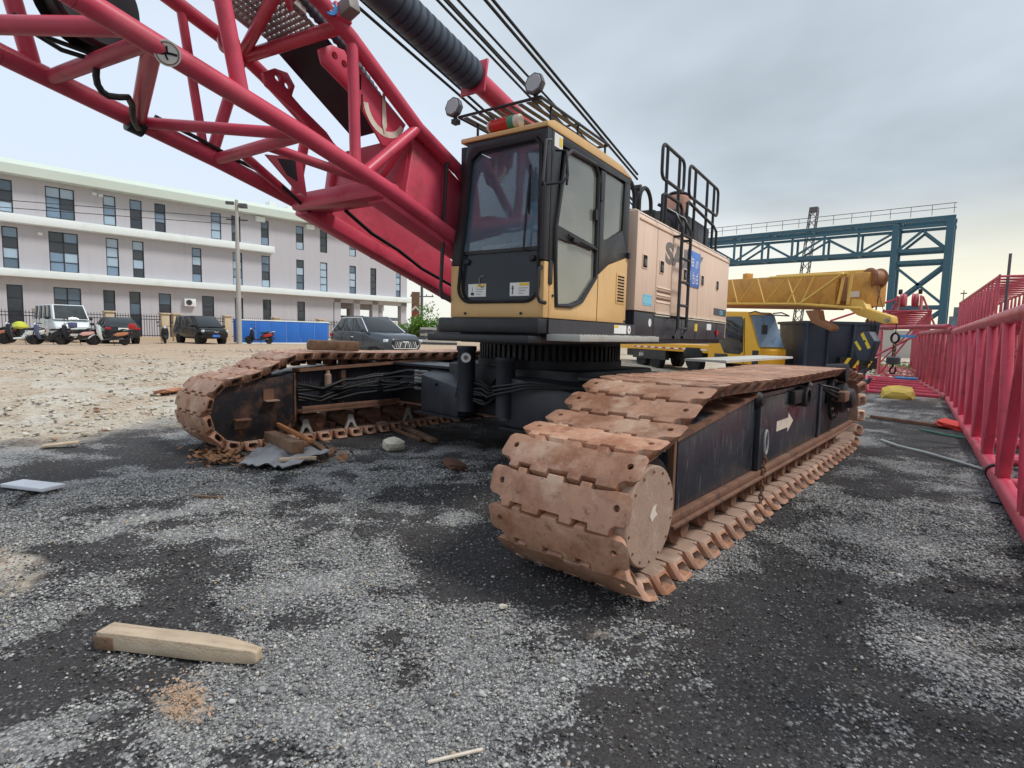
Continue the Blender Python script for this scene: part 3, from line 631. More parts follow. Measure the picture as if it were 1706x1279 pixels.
def carbody():
    cx, cy = SC.x, SC.y
    b = MB().prism(rrect(cx-1.2, cx+1.2, cy-.95, cy+.95, .2), 'z', .50, 1.16).build('carbody', 'undercarriage', crane, LO, bevel=.02)
    for y, nm in ((5.85, 0), (7.15, 1)):
        MB().box(-7.34, -2.28, y-.28, y+.28, .50, 1.06).build('axle_beam', 'undercarriage', b, bevel=.02)
        MB().box(-7.30, -2.30, y-.34, y+.34, .46, .485).build('beam_flange', 'rust_ledge' if nm == 0 else 'undercarriage', b)
        MB().box(-7.34, -2.28, y-.36, y+.36, 1.065, 1.10).build('beam_top', 'navy', b)
    # box arms with jack posts at the two front corners
    for x0, x1, y0, zf in ((-6.28,-5.42,5.18,.88), (-4.52,-3.35,5.08,.96)):
        MB().add([(x0,y0+.08,.45),(x1,y0,.45),(x1+.05,5.6,.45),(x0,5.6,.45),(x0,y0+.08,zf+.1),(x1,y0,zf-.02),(x1+.05,5.6,1.04),(x0,5.6,1.06)], [(0,1,2,3),(4,7,6,5),(0,4,5,1),(1,5,6,2),(2,6,7,3),(3,7,4,0)]).build('swing_arm', 'navy', b, bevel=.012)
        MB().box(x0-.03, x1+.08, y0-.03, 5.6, .42, .445).build('arm_plate', 'undercarriage', b)
    n_ = Vector((.66,-.75,0))
    for px, py, z1, lab in ((-5.30,5.22,1.42,1), (-4.56,5.18,1.30,0)):
        MB().lathe((px,py,.55), (0,0,1), [(0,.12),(z1-.62,.12),(z1-.60,.135),(z1-.55,.135)], 20).build('jack_post', 'navy', b)
        if lab:
            p = Vector((px,py,1.27))+n_*.137; MB().lathe(p, n_, [(-.012,.065),(.004,.065)], 20).build('post_label', 'sticker_white', b); MB().lathe(p, n_, [(0,.03),(.006,.03)], 16).build('post_mark', 'grey_letter', b)
    # hose bundle into the centre, round opening
    MB().lathe((-4.86, 5.45, .86), (0,-1,0), [(-.05,.20),(.02,.20),(.025,.17),(-.04,.17)], 24).build('port_rim', 'undercarriage', b)
    MB().lathe((-4.86, 5.448, .86), (0,-1,0), [(0,.17),(.004,.17)], 24).build('port', 'hole_shade', b)  # flat dark disc painting the shade inside the opening
    MB().box(-5.36,-4.54,5.46,5.58,.5,1.04).build('front_plate', 'undercarriage', b)
    for q in range(7):
        z = .68+.045*q; MB().path([(-4.84+.02*q,5.44,.84),(-4.95,5.28+random.uniform(-.04,.04),z-.02+random.uniform(-.05,.03)),(-5.05,5.27,z+random.uniform(-.05,.05)),(-5.17,5.26,z+.03+random.uniform(-.04,.04)),(-5.40,5.12+.01*q,z+.08)], random.choice([.016,.022,.025]), 8).build('hose', 'hose', b)
    for q in range(3):
        MB().path([(-4.8,5.42,.8),(-4.6,5.0,.84+.05*q),(-4.0,4.98,.98+.03*q),(-3.2,5.1,1.02),(-2.4,5.5,1.05)], .016, 8).build('hose', 'hose', b)
    for q in range(6):
        MB().path([(-7.1,5.2,.66+.05*q),(-6.95,5.35,.68+.05*q+random.uniform(-.04,.04)),(-6.8,5.45,.72+.05*q+random.uniform(-.03,.03)),(-6.5,5.5,.74+.05*q),(-6.2,5.5,.74+.05*q)], .024, 8).build('hose', 'hose', b)
        MB().lathe((-6.62, 5.44, .74+.05*q), (1,0,0), [(0,.03),(.10,.03),(.10,.024),(.16,.024),(.16,.03),(.3,.03)], 10).build('hose_fitting', 'steel' if q % 2 else 'grey_letter', b)
    # slew ring
    rg = MB().lathe((cx,cy,1.16), (0,0,1), [(0,1.02),(.1,1.02),(.1,.94),(.3,.94),(.3,1.0),(.38,1.0)], 56)
    rg.build('slew_ring', 'undercarriage', b)
    for k in range(72):
        a = 2*math.pi*k/72
        MB().obox((cx+.97*math.cos(a), cy+.97*math.sin(a), 1.36), ((math.cos(a),math.sin(a),0),(-math.sin(a),math.cos(a),0),(0,0,1)), (.06,.045,.19)).build('gear_tooth', 'undercarriage', b, smooth=False)
    # chequered catwalk between the body and the near track
    MB().box(-3.0, -2.46, 6.9, 9.9, 1.30, 1.33).build('catwalk', 'galv', b)
carbody()

# ---- upper works: written in (lateral, -forward, height), turned by TH
def up(name, mb, m, parent=None, **k):
    return mb.build(name, m, parent or crane, rz=None if parent else TH, **k)
def yz(pts): return [(-f, z) for f, z in pts]
deck = up('turntable', MB().prism([(-1.45,-.8),(-.5,-.9),(-.45,-1.45),(.6,-1.45),(.62,-2.80),(1.52,-2.80),(1.52,3.45),(-1.45,3.45)], 'z', 1.51, 1.71), 'navy', bevel=.015)
up('cab_base', MB().prism([(.50,-2.98),(1.60,-2.98),(1.60,-1.0),(.50,-1.0)], 'z', 1.60, 1.735), 'black', deck, bevel=.02)
up('step_plate', MB().box(.46, 1.57, -3.08, -2.86, 1.52, 1.585), 'black', deck, bevel=.012)
up('side_step', MB().box(1.60, 1.92, -2.84, -.92, 1.545, 1.60), 'galv', deck, bevel=.006)
for k in range(26):
    up('tread', MB().box(1.62, 1.90, -2.80+.072*k, -2.765+.072*k, 1.60, 1.607), 'galv', deck, smooth=False)
up('base_side', MB().box(1.602, 1.615, -2.83, -.86, 1.605, 1.73), 'navy', deck)
up('warning_label', MB().box(1.6152, 1.6175, -1.46, -1.13, 1.625, 1.715), 'sticker_white', deck)
up('label_corner', MB().box(1.6177, 1.619, -1.45, -1.35, 1.685, 1.712), 'sticker_yellow', deck)
up('round_label', MB().lathe((1.6152, -1.05, 1.67), (1,0,0), [(0,.046),(.003,.046)], 24), 'sticker_white', deck)
up('round_label_mark', MB().lathe((1.6184, -1.05, 1.67), (1,0,0), [(0,.016),(.001,.016)], 16), 'tail_red', deck)

def make_cab():
    Lx, Rx, F, B, z0, z1 = .64, 1.60, 2.905, 1.13, 1.737, 3.285
    # shell: tan lower front panel as a rounded frame round the glass
    outer = [(Lx-.05,z0),(Rx,z0),(Rx,2.21),(Rx-.055,2.21)]
    inner = arc(Rx-.055-.13, z0+.14+.13, .13, 0, -90, 6)+arc(Lx+.05+.13, z0+.14+.13, .13, 270, 180, 6)
    shell = up('cab', MB().prism(outer+inner+[(Lx+.05,2.21),(Lx-.05,2.21)], 'y', -F, -F+.09), 'cab_yellow', bevel=.012)
    # black upper front frame
    o2 = [(Lx-.05,2.212),(Lx+.05,2.212),(Lx+.17,3.14)]+[(Lx+.26,3.205),(Rx-.10,3.215),(Rx-.055,3.15),(Rx-.055,2.212),(Rx,2.212),(Rx,z1),(Lx+.12,z1)]
    up('windscreen_frame', MB().prism(o2, 'y', -F, -F+.07), 'black', shell, bevel=.01)
    # gasket
    gas = arc(Rx-.055-.13, z0+.27, .13, 0, -90, 6)+arc(Lx+.18, z0+.27, .13, 270, 180, 6)+[(Lx+.17,3.13),(Lx+.27,3.195),(Rx-.11,3.205),(Rx-.06,3.14)]
    up('gasket', MB().path([(x,-F-.004,z) for x, z in gas], .016, 8, True), 'rubber', shell)
    # glass: big upper windscreen and smoked lower pane
    up('windscreen', MB().prism([(Lx+.055,2.33),(Rx-.06,2.33),(Rx-.06,3.15),(Rx-.11,3.2),(Lx+.27,3.19),(Lx+.165,3.12)], 'y', -F+.030, -F+.036), 'cab_glass', shell, smooth=False)
    low = arc(Rx-.055-.13, z0+.27, .125, 0, -90, 6)+arc(Lx+.18, z0+.27, .125, 270, 180, 6)
    up('lower_pane', MB().prism(low+[(Lx+.055,2.318),(Rx-.06,2.318)], 'y', -F+.030, -F+.036), 'lower_glass', shell, smooth=False)
    up('glass_bar', MB().box(Lx+.05, Rx-.058, -F+.01, -F+.03, 2.305, 2.335), 'black', shell)
    for x in (Lx+.13, Rx-.13): up('glass_knob', MB().lathe((x,-F+.028,2.24), (0,-1,0), [(0,.028),(.02,.028),(.03,.018)], 14), 'black', shell)
    up('grab_ring', MB().path([(Lx+.30+.035*math.cos(R(a)), -F+.025, 2.06+.05*math.sin(R(a))) for a in range(60,310,20)], .006, 6), 'chrome', shell)
    # warning stickers on the lower pane
    for x in (Lx+.14, Rx-.36):
        s_ = up('warning_sticker', MB().box(x, x+.20, -F+.0265, -F+.0295, 1.925, 2.04), 'sticker_white', shell)
        up('sticker_header', MB().box(x+.10, x+.195, -F+.0248, -F+.0262, 2.012, 2.036), 'sticker_yellow', shell)
        for j in range(3): up('sticker_line', MB().box(x+.09, x+.185-.02*j, -F+.0248, -F+.0262, 1.99-.022*j, 1.995-.022*j), 'grey_letter', shell)
    up('sticker_figure', MB().prism([(Lx+.165,1.945),(Lx+.20,1.935),(Lx+.21,1.955),(Lx+.18,1.968)], 'y', -F+.0248, -F+.0262).box(Lx+.185,Lx+.188,-F+.0248,-F+.0262,1.968,2.01), 'sticker_black', shell)
    up('sticker_figure', MB().box(Rx-.335,Rx-.325,-F+.0248,-F+.0262,1.94,2.0).box(Rx-.345,Rx-.315,-F+.0248,-F+.0262,1.99,1.997).lathe((Rx-.33,-F+.0255,2.008),(0,1,0),[(-.0006,.007),(.0006,.007)],10), 'sticker_black', shell)
    # wipers
    up('wiper', MB().path([(Rx-.20,-F-.02,2.30),(Rx-.17,-F-.03,2.65),(Rx-.15,-F-.02,2.95)], .009, 6).box(Rx-.165,-.0+Rx-.150,-F-.02,-F-.005,2.6,3.0), 'black', shell)
    # roof
    rf = up('roof', MB().prism([(-F-.015,3.287),(-F-.015,3.325),(-F+.10,3.365),(-1.9,3.372),(-B-.25,3.36),(-B+.02,3.30),(-B+.02,3.287)], 'x', Lx+.06, Rx+.004), 'cab_yellow', shell, bevel=.02)
    # right side: tan lower, black upper, three panes
    X0, X1 = Rx-.045, Rx
    low = [(F-.092,z0),(B,z0),(B,2.455),(1.62,2.32),(1.93,2.155),(2.22,1.90),(2.42,1.845),(2.69,1.835),(2.70,2.205),(F-.092,2.205)]
    up('side_panel', MB().prism(yz(low), 'x', X0, X1), 'cab_yellow', shell, bevel=.006)
    up('front_pillar', MB().prism(yz([(F-.072,2.212),(2.755,2.212),(2.755,2.42),(2.66,3.20),(2.66,z1),(F-.072,z1)]), 'x', X0, X1), 'black', shell, bevel=.006)
    up('roof_rail', MB().prism(yz([(2.658,3.205),(1.13,3.225),(1.13,z1),(2.658,z1)]), 'x', X0, X1), 'black', shell, bevel=.006)
    up('rear_pillar', MB().prism(yz([(1.30,2.72),(1.13,2.457),(1.13,3.223),(1.27,3.223)]), 'x', X0, X1), 'black', shell, bevel=.004)
    up('quarter_panel', MB().prism(yz([(1.865,2.195),(1.62,2.325),(1.132,2.46),(1.30,2.715),(1.70,2.545),(1.77,2.56),(1.77,3.20),(1.865,3.20)]), 'x', X0, X1), 'black', shell, bevel=.004)
    up('quarter_window', MB().prism(yz([(1.77,2.56),(1.70,2.545),(1.30,2.72),(1.27,3.20),(1.72,3.222),(1.77,3.19)]), 'x', X1-.03, X1-.024), 'door_glass', shell, smooth=False)
    # door
    dr = up('door', MB().prism(yz([(2.752,2.53),(2.735,2.42),(1.95,2.42),(1.95,2.455),(2.735,2.53)]), 'x', X1-.03, X1+.012), 'black', shell)
    up('door_frame', MB().path([(X1+.004,-f,z) for f, z in [(2.70,1.85),(2.735,2.20),(2.745,2.5),(2.60,3.14),(2.50,3.20),(2.02,3.205),(1.94,3.12),(1.935,2.16),(2.22,1.915),(2.42,1.86)]], .022, 8, True), 'black', shell)
    up('door_window', MB().prism(yz([(2.735,2.53),(2.60,3.13),(2.50,3.19),(2.02,3.195),(1.945,3.11),(1.945,2.46)]), 'x', X1-.016, X1-.010), 'door_glass', shell, smooth=False)
    up('door_lower_window', MB().prism(yz([(2.70,1.85),(2.735,2.42),(1.945,2.42),(1.945,2.165),(2.22,1.92),(2.42,1.865)]), 'x', X1-.016, X1-.010), 'door_glass', shell, smooth=False)
    up('door_bar', MB().path([(X1+.03,-2.55,2.47),(X1+.035,-2.3,2.44),(X1+.03,-1.97,2.42)], .010, 8).obox((X1+.03,-2.42,2.44),((0,1,0),(0,0,1),(1,0,0)),(.12,.03,.03)), 'black', shell)
    up('door_handle', MB().prism(rrect(-2.84,-2.78,2.02,2.22,.02), 'x', X1, X1+.012), 'black', shell, bevel=.004)
    up('door_grab', MB().path([(X1+.03,-2.62,2.88),(X1+.035,-2.62,2.95),(X1+.03,-2.62,3.02)], .012, 8), 'black', shell)
    for z in (2.70,): up('hinge', MB().box(X1, X1+.025, -2.01, -1.97, z, z+.10), 'black', shell)
    for z in (2.90,): up('hinge', MB().box(X1, X1+.03, -1.92, -1.86, z, z+.16), 'black', shell)
    up('seam', MB().box(X1, X1+.002, -1.872, -1.862, 1.74, 2.19), 'sticker_black', shell)
    # louvre on the rear lower panel
    up('vent_frame', MB().prism(rrect(-1.42,-1.19,1.94,2.27,.02), 'x', X1, X1+.006), 'cab_yellow', shell, bevel=.003)
    for k in range(9): up('vent_slot_shade', MB().box(X1+.006, X1+.009, -1.39, -1.22, 1.965+.032*k, 1.98+.032*k), 'hole_shade', shell)  # dark strips painting the shade between the louvres
    up('latch', MB().box(X1, X1+.03, -1.17, -1.12, 2.44, 2.50), 'black', shell)
    for f, z in ((2.76,1.93),(1.17,1.76)): up('bolt', MB().lathe((X1,-f,z),(1,0,0),[(0,.012),(.01,.012),(.014,.006)],8), 'black', shell)
    for x in (Lx+.13, Rx-.22): up('bolt', MB().lathe((x,-F,1.775),(0,-1,0),[(0,.012),(.01,.012),(.014,.006)],8), 'black', shell)
    # left side, rear wall, floor, interior
    up('left_pillar', MB().box(Lx, Lx+.05, -F+.07, -F+.16, z0, z1).box(Lx, Lx+.05, -B-.1, -B, z0, z1).box(Lx, Lx+.05, -2.06, -1.90, z0, z1).box(Lx, Lx+.05, -F+.16, -B-.1, z0, 2.40).box(Lx, Lx+.05, -F+.16, -B-.1, 3.1, z1), 'black', shell)
    up('left_window', MB().box(Lx+.02, Lx+.026, -F+.16, -B-.1, 2.40, 3.1), 'door_glass', shell)
    up('window_guard', MB().path([(Lx-.02,-2.0,2.2),(Lx-.02,-2.0,3.18)],.008,6).path([(Lx-.02,-1.8,2.2),(Lx-.02,-1.8,3.18)],.008,6).path([(Lx-.02,-1.6,2.2),(Lx-.02,-1.6,3.18)],.008,6).path([(Lx-.02,-1.4,2.2),(Lx-.02,-1.4,3.18)],.008,6).path([(Lx-.02,-2.7,2.9),(Lx-.02,-1.2,2.9)],.008,6), 'black', shell)
    up('rear_wall', MB().box(Lx+.05, Rx-.045, -B-.05, -B, z0, 2.35).box(Lx+.05, Lx+.18, -B-.05, -B, 2.35, z1).box(Rx-.2, Rx-.045, -B-.05, -B, 2.35, z1).box(Lx+.18, Rx-.2, -B-.05, -B, 3.12, z1), 'black', shell)
    up('rear_window', MB().box(Lx+.18, Rx-.2, -B-.03, -B-.024, 2.35, 3.12), 'cab_glass', shell)
    up('seat', MB().box(.80, 1.22, -2.50, -1.95, 2.02, 2.18).obox((1.01,-1.92,2.50),((1,0,0),(0,1,.0),(0,-.15,1)),(.44,.14,.68)).obox((1.01,-1.86,2.90),((1,0,0),(0,1,0),(0,0,1)),(.26,.1,.18)), 'seat', shell, bevel=.03)
    up('console', MB().box(.80, .93, -2.35, -1.5, z0, 2.30).box(1.38,1.5,-2.35,-1.5,z0,2.30), 'seat', shell, bevel=.015)
    for x, y in ((.87,-2.28),(.87,-2.16),(1.44,-2.28),(1.44,-2.16)):
        up('lever', MB().path([(x,y,2.28),(x,y-.03,2.44)], .012, 8).lathe((x,y-.03,2.43),(0,0,1),[(0,.01),(.03,.028),(.07,.025),(.085,.008)],10), 'black', shell)
    up('monitor', MB().obox((.80,-2.72,2.52),((1,0,0),(.0,1,.2),(0,-.2,1)),(.10,.05,.28)).obox((1.30,-2.7,2.42),((1,.3,0),(-.3,1,.2),(0,-.2,1)),(.24,.05,.17)), 'black', shell, bevel=.01)
    up('papers', MB().obox((1.02,-2.76,2.38),((1,.1,0),(0,1,.3),(0,-.3,1)),(.26,.12,.03)).obox((1.2,-2.74,2.40),((1,-.2,0),(0,1,.3),(0,-.3,1)),(.16,.14,.02)), 'cream', shell)
    up('header', MB().box(Lx+.05, Rx-.05, -F+.4, -B-.05, 3.12, 3.27), 'seat', shell)
    up('hanging_sheet', MB().obox((1.36,-2.66,2.55),((1,.25,.05),(-.25,1,0),(0.05,0,1)),(.16,.01,.42)), 'label_cyan', shell)
    up('fan', MB().lathe((1.30,-2.62,3.02),(0,-1,0),[(0,.07),(.05,.075),(.06,.05)],16).box(1.27,1.33,-2.6,-2.56,3.06,3.2), 'black', shell)
    up('floor_panel', MB().box(Lx+.05, Rx-.05, -F+.1, -B-.05, z0, z0+.03), 'black', shell)
    up('dash', MB().box(Lx+.1, Rx-.1, -F+.12, -F+.28, 1.78, 2.28), 'seat', shell, bevel=.02)
    # grab rails outside the front corners
    def rail(pts, r=.017): return MB().path(pts, r, 8)
    up('grab_rail', rail([(Lx-.05,-F+.02,3.18),(Lx-.05,-F-.05,3.16),(Lx-.07,-F-.06,3.10),(Lx-.12,-F-.06,2.0),(Lx-.11,-F-.05,1.92),(Lx-.05,-F,1.90)]), 'black', shell)
    up('grab_rail', rail([(Rx-.03,-F+.0,2.16),(Rx-.02,-F-.06,2.14),(Rx-.02,-F-.07,2.08),(Rx-.02,-F-.07,1.92),(Rx,-F-.06,1.87),(Rx+.02,-F+.0,1.86)]), 'black', shell)
    up('corner_tube', rail([(Rx-.005,-F-.02,2.22),(Rx-.005,-F-.03,2.8)], .03), 'black', shell)
    up('mirror_bracket', rail([(Rx,-F-.02,2.80),(Rx+.0,-F-.06,2.84),(Rx+.02,-F-.06,3.16),(Rx+.02,-F+.02,3.18)],.011), 'lamp_body', shell)
    up('mirror_bracket', rail([(Rx+.0,-F-.02,2.82),(Rx+.12,-F+.06,2.84),(Rx+.14,-F+.10,2.90),(Rx+.12,-F+.10,3.10),(Rx+.02,-F+.10,3.12)],.011), 'black', shell)
    up('cab_sticker', MB().box(Rx+.0005, Rx+.003, -2.80, -2.66, 3.16, 3.27), 'sticker_white', shell)
    up('sticker_mark', MB().box(Rx+.0035, Rx+.005, -2.72, -2.67, 3.18, 3.25), 'sticker_yellow', shell)
    # roof rack of slats with two work lamps
    zr = 3.53
    rk = up('rack_rail', rail([(.66,-F,zr),(1.52,-F,zr)],.013), 'black', shell)
    for x in (.66, 1.52): up('rack_rail', rail([(x,-F,zr),(x,-1.55,zr)],.013), 'black', shell)
    up('rack_rail', rail([(.66,-1.55,zr),(1.52,-1.55,zr)],.013), 'black', shell)
    up('rack_rail', rail([(.66,-2.2,zr+.012),(1.52,-2.2,zr+.012)],.010), 'black', shell)
    for k in range(10): up('rack_slat', MB().box(.70+.083*k, .745+.083*k, -F+.02, -1.57, zr-.012, zr-.006), 'lamp_body', shell)
    for x, y in ((.72,-2.7),(1.5,-2.7),(1.5,-1.6),(.72,-1.6),(1.5,-2.2)): up('rack_leg', rail([(x,y,3.34),(x,y,zr)],.012), 'black', shell)
    for x, z in ((.60,3.62),(1.46,3.635)):
        lp = up('work_lamp', MB().lathe((x,-F+.05,z),(0,-1,.12),[(0,.05),(.02,.085),(.06,.092),(.075,.088)],8), 'lamp_body', shell, bevel=.004)
        up('lamp_lens', MB().lathe((x,-F-.026,z+.009),(0,-1,.12),[(0,.074),(.004,.07)],8), 'lamp_glass', shell)
        up('lamp_bracket', MB().box(x-.03,x+.03,-F+.0,-F+.06,z-.13,z-.09).box(x-.012,x+.012,-F+.01,-F+.04,z-.1,z-.05), 'black', shell)
    up('beacon_red', MB().lathe((.98,-F+.06,3.405),(1,0,0),[(0,.03),(.02,.052),(.19,.056),(.20,.056)],18), 'beacon_red', shell)
    up('beacon_green', MB().lathe((1.18,-F+.06,3.405),(1,0,0),[(0,.056),(.06,.056)],18), 'beacon_green', shell)
    up('beacon_cap', MB().lathe((1.24,-F+.06,3.405),(1,0,0),[(0,.056),(.05,.054),(.065,.03)],18), 'cream', shell)
    up('beacon_cap', MB().lathe((.94,-F+.06,3.405),(1,0,0),[(0,.02),(.02,.04),(.04,.05)],18), 'cream', shell)
make_cab()

def make_house():
    X = 1.60; F, B = .84, -3.50; zb, zt = 1.90, 3.04
    core = up('engine_house', MB().box(.64, X-.03, -F+.02, -B-.02, 1.60, zt-.03), 'engine_grey')
    panels = [(F, .215), (.20, -1.635), (-1.65, B)]
    prof = lambda: [(X-.03,zb),(X,zb),(X,2.94),(X-.05,zt),(X-.10,zt+.005),(X-.10,zt-.03),(X-.03,zt-.04)]
    for f0, f1 in panels:
        up('door_panel', MB().prism(prof(), 'y', -f0, -f1), 'house_beige', core, bevel=.006)
    up('front_panel', MB().box(.64, X-.002, -F-.03, -F+.02, zb, zt-.02), 'house_beige', core, bevel=.012)
    up('roof_panel', MB().box(.64, X-.10, -F+.02, -B, zt-.028, zt), 'house_beige', core)
    up('rear_panel', MB().box(.64, X-.002, -B, -B+.03, zb-.3, zt-.02), 'house_beige', core, bevel=.012)
    up('drip_rail', MB().box(X, X+.012, -F+.01, -B-.01, 2.925, 2.94), 'house_beige', core)
    # skirt and trim
    up('skirt', MB().box(X-.05, X-.012, -F, -B, 1.575, 1.885), 'navy', core, bevel=.006)
    up('trim_strip', MB().box(X-.04, X+.014, -.19, -B+.0, 1.888, 1.905), 'cream', core)
    up('trim_strip', MB().box(X-.012, X+.004, -.19, -B+.0, 1.862, 1.876), 'cream', core)
    for f in (.2, -.95, -1.65, -2.3, -2.9): up('skirt_seam', MB().box(X-.012, X-.0085, -f-.004, -f+.004, 1.58, 1.86), 'sticker_black', core)
    # latches; a raised dark plate paints the shade of each recess
    for f in (.62, .03, -.94, -1.83, -2.75):
        up('latch_frame', MB().prism(rrect(-f-.085,-f+.085,2.39,2.56,.015)+[], 'x', X, X+.008), 'house_beige', core, bevel=.003)
        up('latch_recess_shade', MB().prism(rrect(-f-.065,-f+.065,2.405,2.545,.01), 'x', X+.008, X+.0095), 'hole_shade', core)
        up('latch_paddle', MB().prism(rrect(-f-.05,-f+.035,2.42,2.50,.01), 'x', X+.0095, X+.022), 'lamp_body', core, bevel=.003)
    # rust stained louvre
    for k in range(5): up('louvre', MB().prism([(X,2.02+.045*k),(X+.010,2.03+.045*k),(X,2.05+.045*k)], 'y', -.17, .36), 'rust_ledge' if k % 2 else 'house_beige', core)
    # big grey letters, partly behind the ladder and the sign
    tm = text_mesh('SANY', .36, 'grey_letter', bold=.016)
    t = obj('lettering', tm, core); t.matrix_basis = Matrix.Translation((X+.003, .10, 2.56)) @ Matrix(((0,0,1,0),(1,0,0,0),(0,1,0,0),(0,0,0,1))) @ Matrix.Diagonal((1.85,.98,1,1))
    # blue plate with white marks, mounted on its side
    sg = up('blue_sign', MB().box(X+.004, X+.016, 1.02, 1.64, 2.34, 2.84), 'sign_blue', core, bevel=.003)
    def strokes(y, z, segs, w=.013):
        m = MB()
        for (a, b_, c_, d) in segs:
            p, q = Vector((X+.0172, y+a, z+b_)), Vector((X+.0172, y+c_, z+d)); m.beam(p, q, .0014, w, up=(0, -(q-p).z, (q-p).y) if (q-p).length else (0,0,1))
        return up('sign_mark', m, 'sticker_white', core, smooth=False)
    bx = [(0,0,.10,0),(.10,0,.10,.10),(.10,.10,0,.10),(0,.10,0,0)]
    strokes(1.20, 2.63, bx+[(.05,0,.05,.10),(0,.05,.10,.05),(-.03,.03,-.03,.13)])
    strokes(1.40, 2.62, [(0,0,.04,0),(.04,0,.04,.06),(.04,.06,0,.06),(0,.06,0,0),(.07,-.01,.07,.10),(.02,.09,.12,.09),(.12,.09,.12,.02)])
    strokes(1.09, 2.42, [(0,0,0,.14),(.022,0,.022,.14),(.044,0,.044,.14),(.066,0,.066,.14)], .018)
    strokes(1.26, 2.41, [(0,.09,.11,.09),(.05,.14,.02,.05)]+[(a*.7+.03,b_*.7-.02,c_*.7+.03,d*.7-.02) for a,b_,c_,d in bx])
    strokes(1.44, 2.40, bx+[(.05,.1,.11,.15),(0,.05,.1,.05)])
    strokes(1.05, 2.79, [(0,0,.08,0)], .006)
    # small labels
    up('cyan_label', MB().box(X+.001, X+.004, -.63, -.33, 1.97, 2.10), 'label_cyan', core)
    for y in (-.60,-.48,-.38): up('label_mark', MB().box(X+.0045, X+.006, y, y+.03, 2.075, 2.085), 'sign_blue', core); up('label_mark', MB().box(X+.0045, X+.006, y, y+.03, 1.985, 1.995), 'sign_blue', core)
    up('model_plate', MB().box(X+.001, X+.006, 2.62, 3.46, 1.985, 2.10), 'engine_grey', core)
    tm = text_mesh('C800', .10, 'label_cyan'); t = obj('plate_lettering', tm, core); t.matrix_basis = Matrix.Translation((X+.0085, 2.98, 2.005)) @ Matrix(((0,0,1,0),(1,0,0,0),(0,1,0,0),(0,0,0,1)))
    up('oval_label', MB().lathe((X-.012,-.33,1.77),(1,0,0),[(0,.05),(.003,.05)],20), 'sticker_white', core)
    up('yellow_tag', MB().box(X-.012,X-.009,1.60,1.74,1.70,1.81), 'sticker_yellow', core)
    up('white_tag', MB().box(X-.012,X-.009,2.28,2.56,1.73,1.83), 'sticker_white', core)
    up('side_marker', MB().box(X-.012,X+.02,2.82,2.95,1.66,1.73), 'tail_red', core)
    # ladder
    def rl(pts, r=.022, n=8): return MB().path(pts, r, n)
    for f in (-.42, -.80):
        up('ladder_rail', rl([(X+.10,-f-.16,1.60),(X+.10,-f-.06,1.63),(X+.10,-f,1.72),(X+.10,-f,3.02),(X+.02,-f-.06,3.20),(X-.2,-f-.12,3.33)]), 'black', core)
    for k in range(5): up('rung', rl([(X+.10,.40,1.72+.305*k),(X+.10,.82,1.72+.305*k)],.019), 'black', core)
    for z in (1.85, 2.9): up('ladder_bracket', MB().box(X,X+.1,.40,.43,z,z+.03).box(X,X+.1,.79,.82,z,z+.03), 'black', core)
    # handrails on the roof
    xr = 1.52
    def loop(f0, f1, z0, z1, r=.09):
        return [(xr,-u,v) for u, v in rrect(f1, f0, z0, z1, r)]
    up('handrail', MB().path(loop(-.05,-.95,3.60,4.02), .022, 8, True), 'black', core)
    for f in (-.24,-.74): up('rail_post', rl([(xr,-f,3.05),(xr,-f,4.02)]), 'black', core)
    up('handrail', rl([(xr,.12,3.05),(xr,.12,3.40),(xr,.2,3.43),(xr,.85,3.43),(xr,.93,3.37),(xr,.93,3.05)]), 'black', core)
    up('handrail', MB().path(loop(-1.2,-2.82,3.62,4.05), .022, 8, True), 'black', core)
    for f in (-1.5,-2.15,-2.56): up('rail_post', rl([(xr,-f,3.05),(xr,-f,4.05)]), 'black', core)
    up('handrail', rl([(xr+.02,1.1,3.05),(xr+.02,1.1,3.5),(xr+.02,1.16,3.52),(xr+.02,2.55,3.42),(xr+.02,2.75,3.36),(xr+.02,2.75,3.02)]), 'black', core)
    # roof boxes, exhaust, hose loops
    up('hood', MB().box(.9,1.46,.95,2.62,3.04,3.40), 'engine_grey', core, bevel=.03)
    up('hood', MB().box(1.0,1.40,.2,.93,3.04,3.26), 'black', core, bevel=.05)
    up('hood_panel', MB().box(1.462,1.47,1.35,1.95,3.08,3.36), 'slab_black', core)
    up('exhaust', MB().lathe((1.25,1.55,3.3),(0,.15,1),[(0,.13),(.2,.15),(.34,.17),(.40,.165)],20), 'exhaust', core)
    up('exhaust_cap', MB().lathe((1.25,1.615,3.70),(0,.3,1),[(0,.175),(.02,.18),(.05,.10)],20), 'engine_grey', core)
    for f, x in ((.62,1.36),(.16,1.40)):
        up('hose_loop', MB().path([(x,-f-.20+.0,3.04)]+[(x,-f-.20*math.cos(R(a)),3.24+.19*math.sin(R(a))) for a in range(0,181,20)]+[(x,-f+.2,3.04)], .026, 8), 'hose', core)
    up('cable_tray', MB().prism([(-.72,3.05),(-.72,3.10),(-.1,3.16),(.3,3.14),(.55,3.05)], 'x', .95, 1.35), 'black', core)
    # left machinery house and the winches between, seen behind the boom foot
    lh = up('left_house', MB().box(-1.45, -.64, .1, 3.4, 1.73, 2.85), 'house_beige', None, bevel=.02)
    wn = up('winch', MB().lathe((-.55, .9, 2.15), (1,0,0), [(0,.42),(.05,.42),(.05,.3),(1.05,.3),(1.05,.42),(1.1,.42)], 28), 'black')
    up('winch', MB().lathe((-.55, 2.2, 2.15), (1,0,0), [(0,.42),(.05,.42),(.05,.3),(1.05,.3),(1.05,.42),(1.1,.42)], 28), 'black')
    up('gantry_post', MB().beam((0,3.05,2.4),(0,3.05,4.35),.07,.07), 'black', wn)
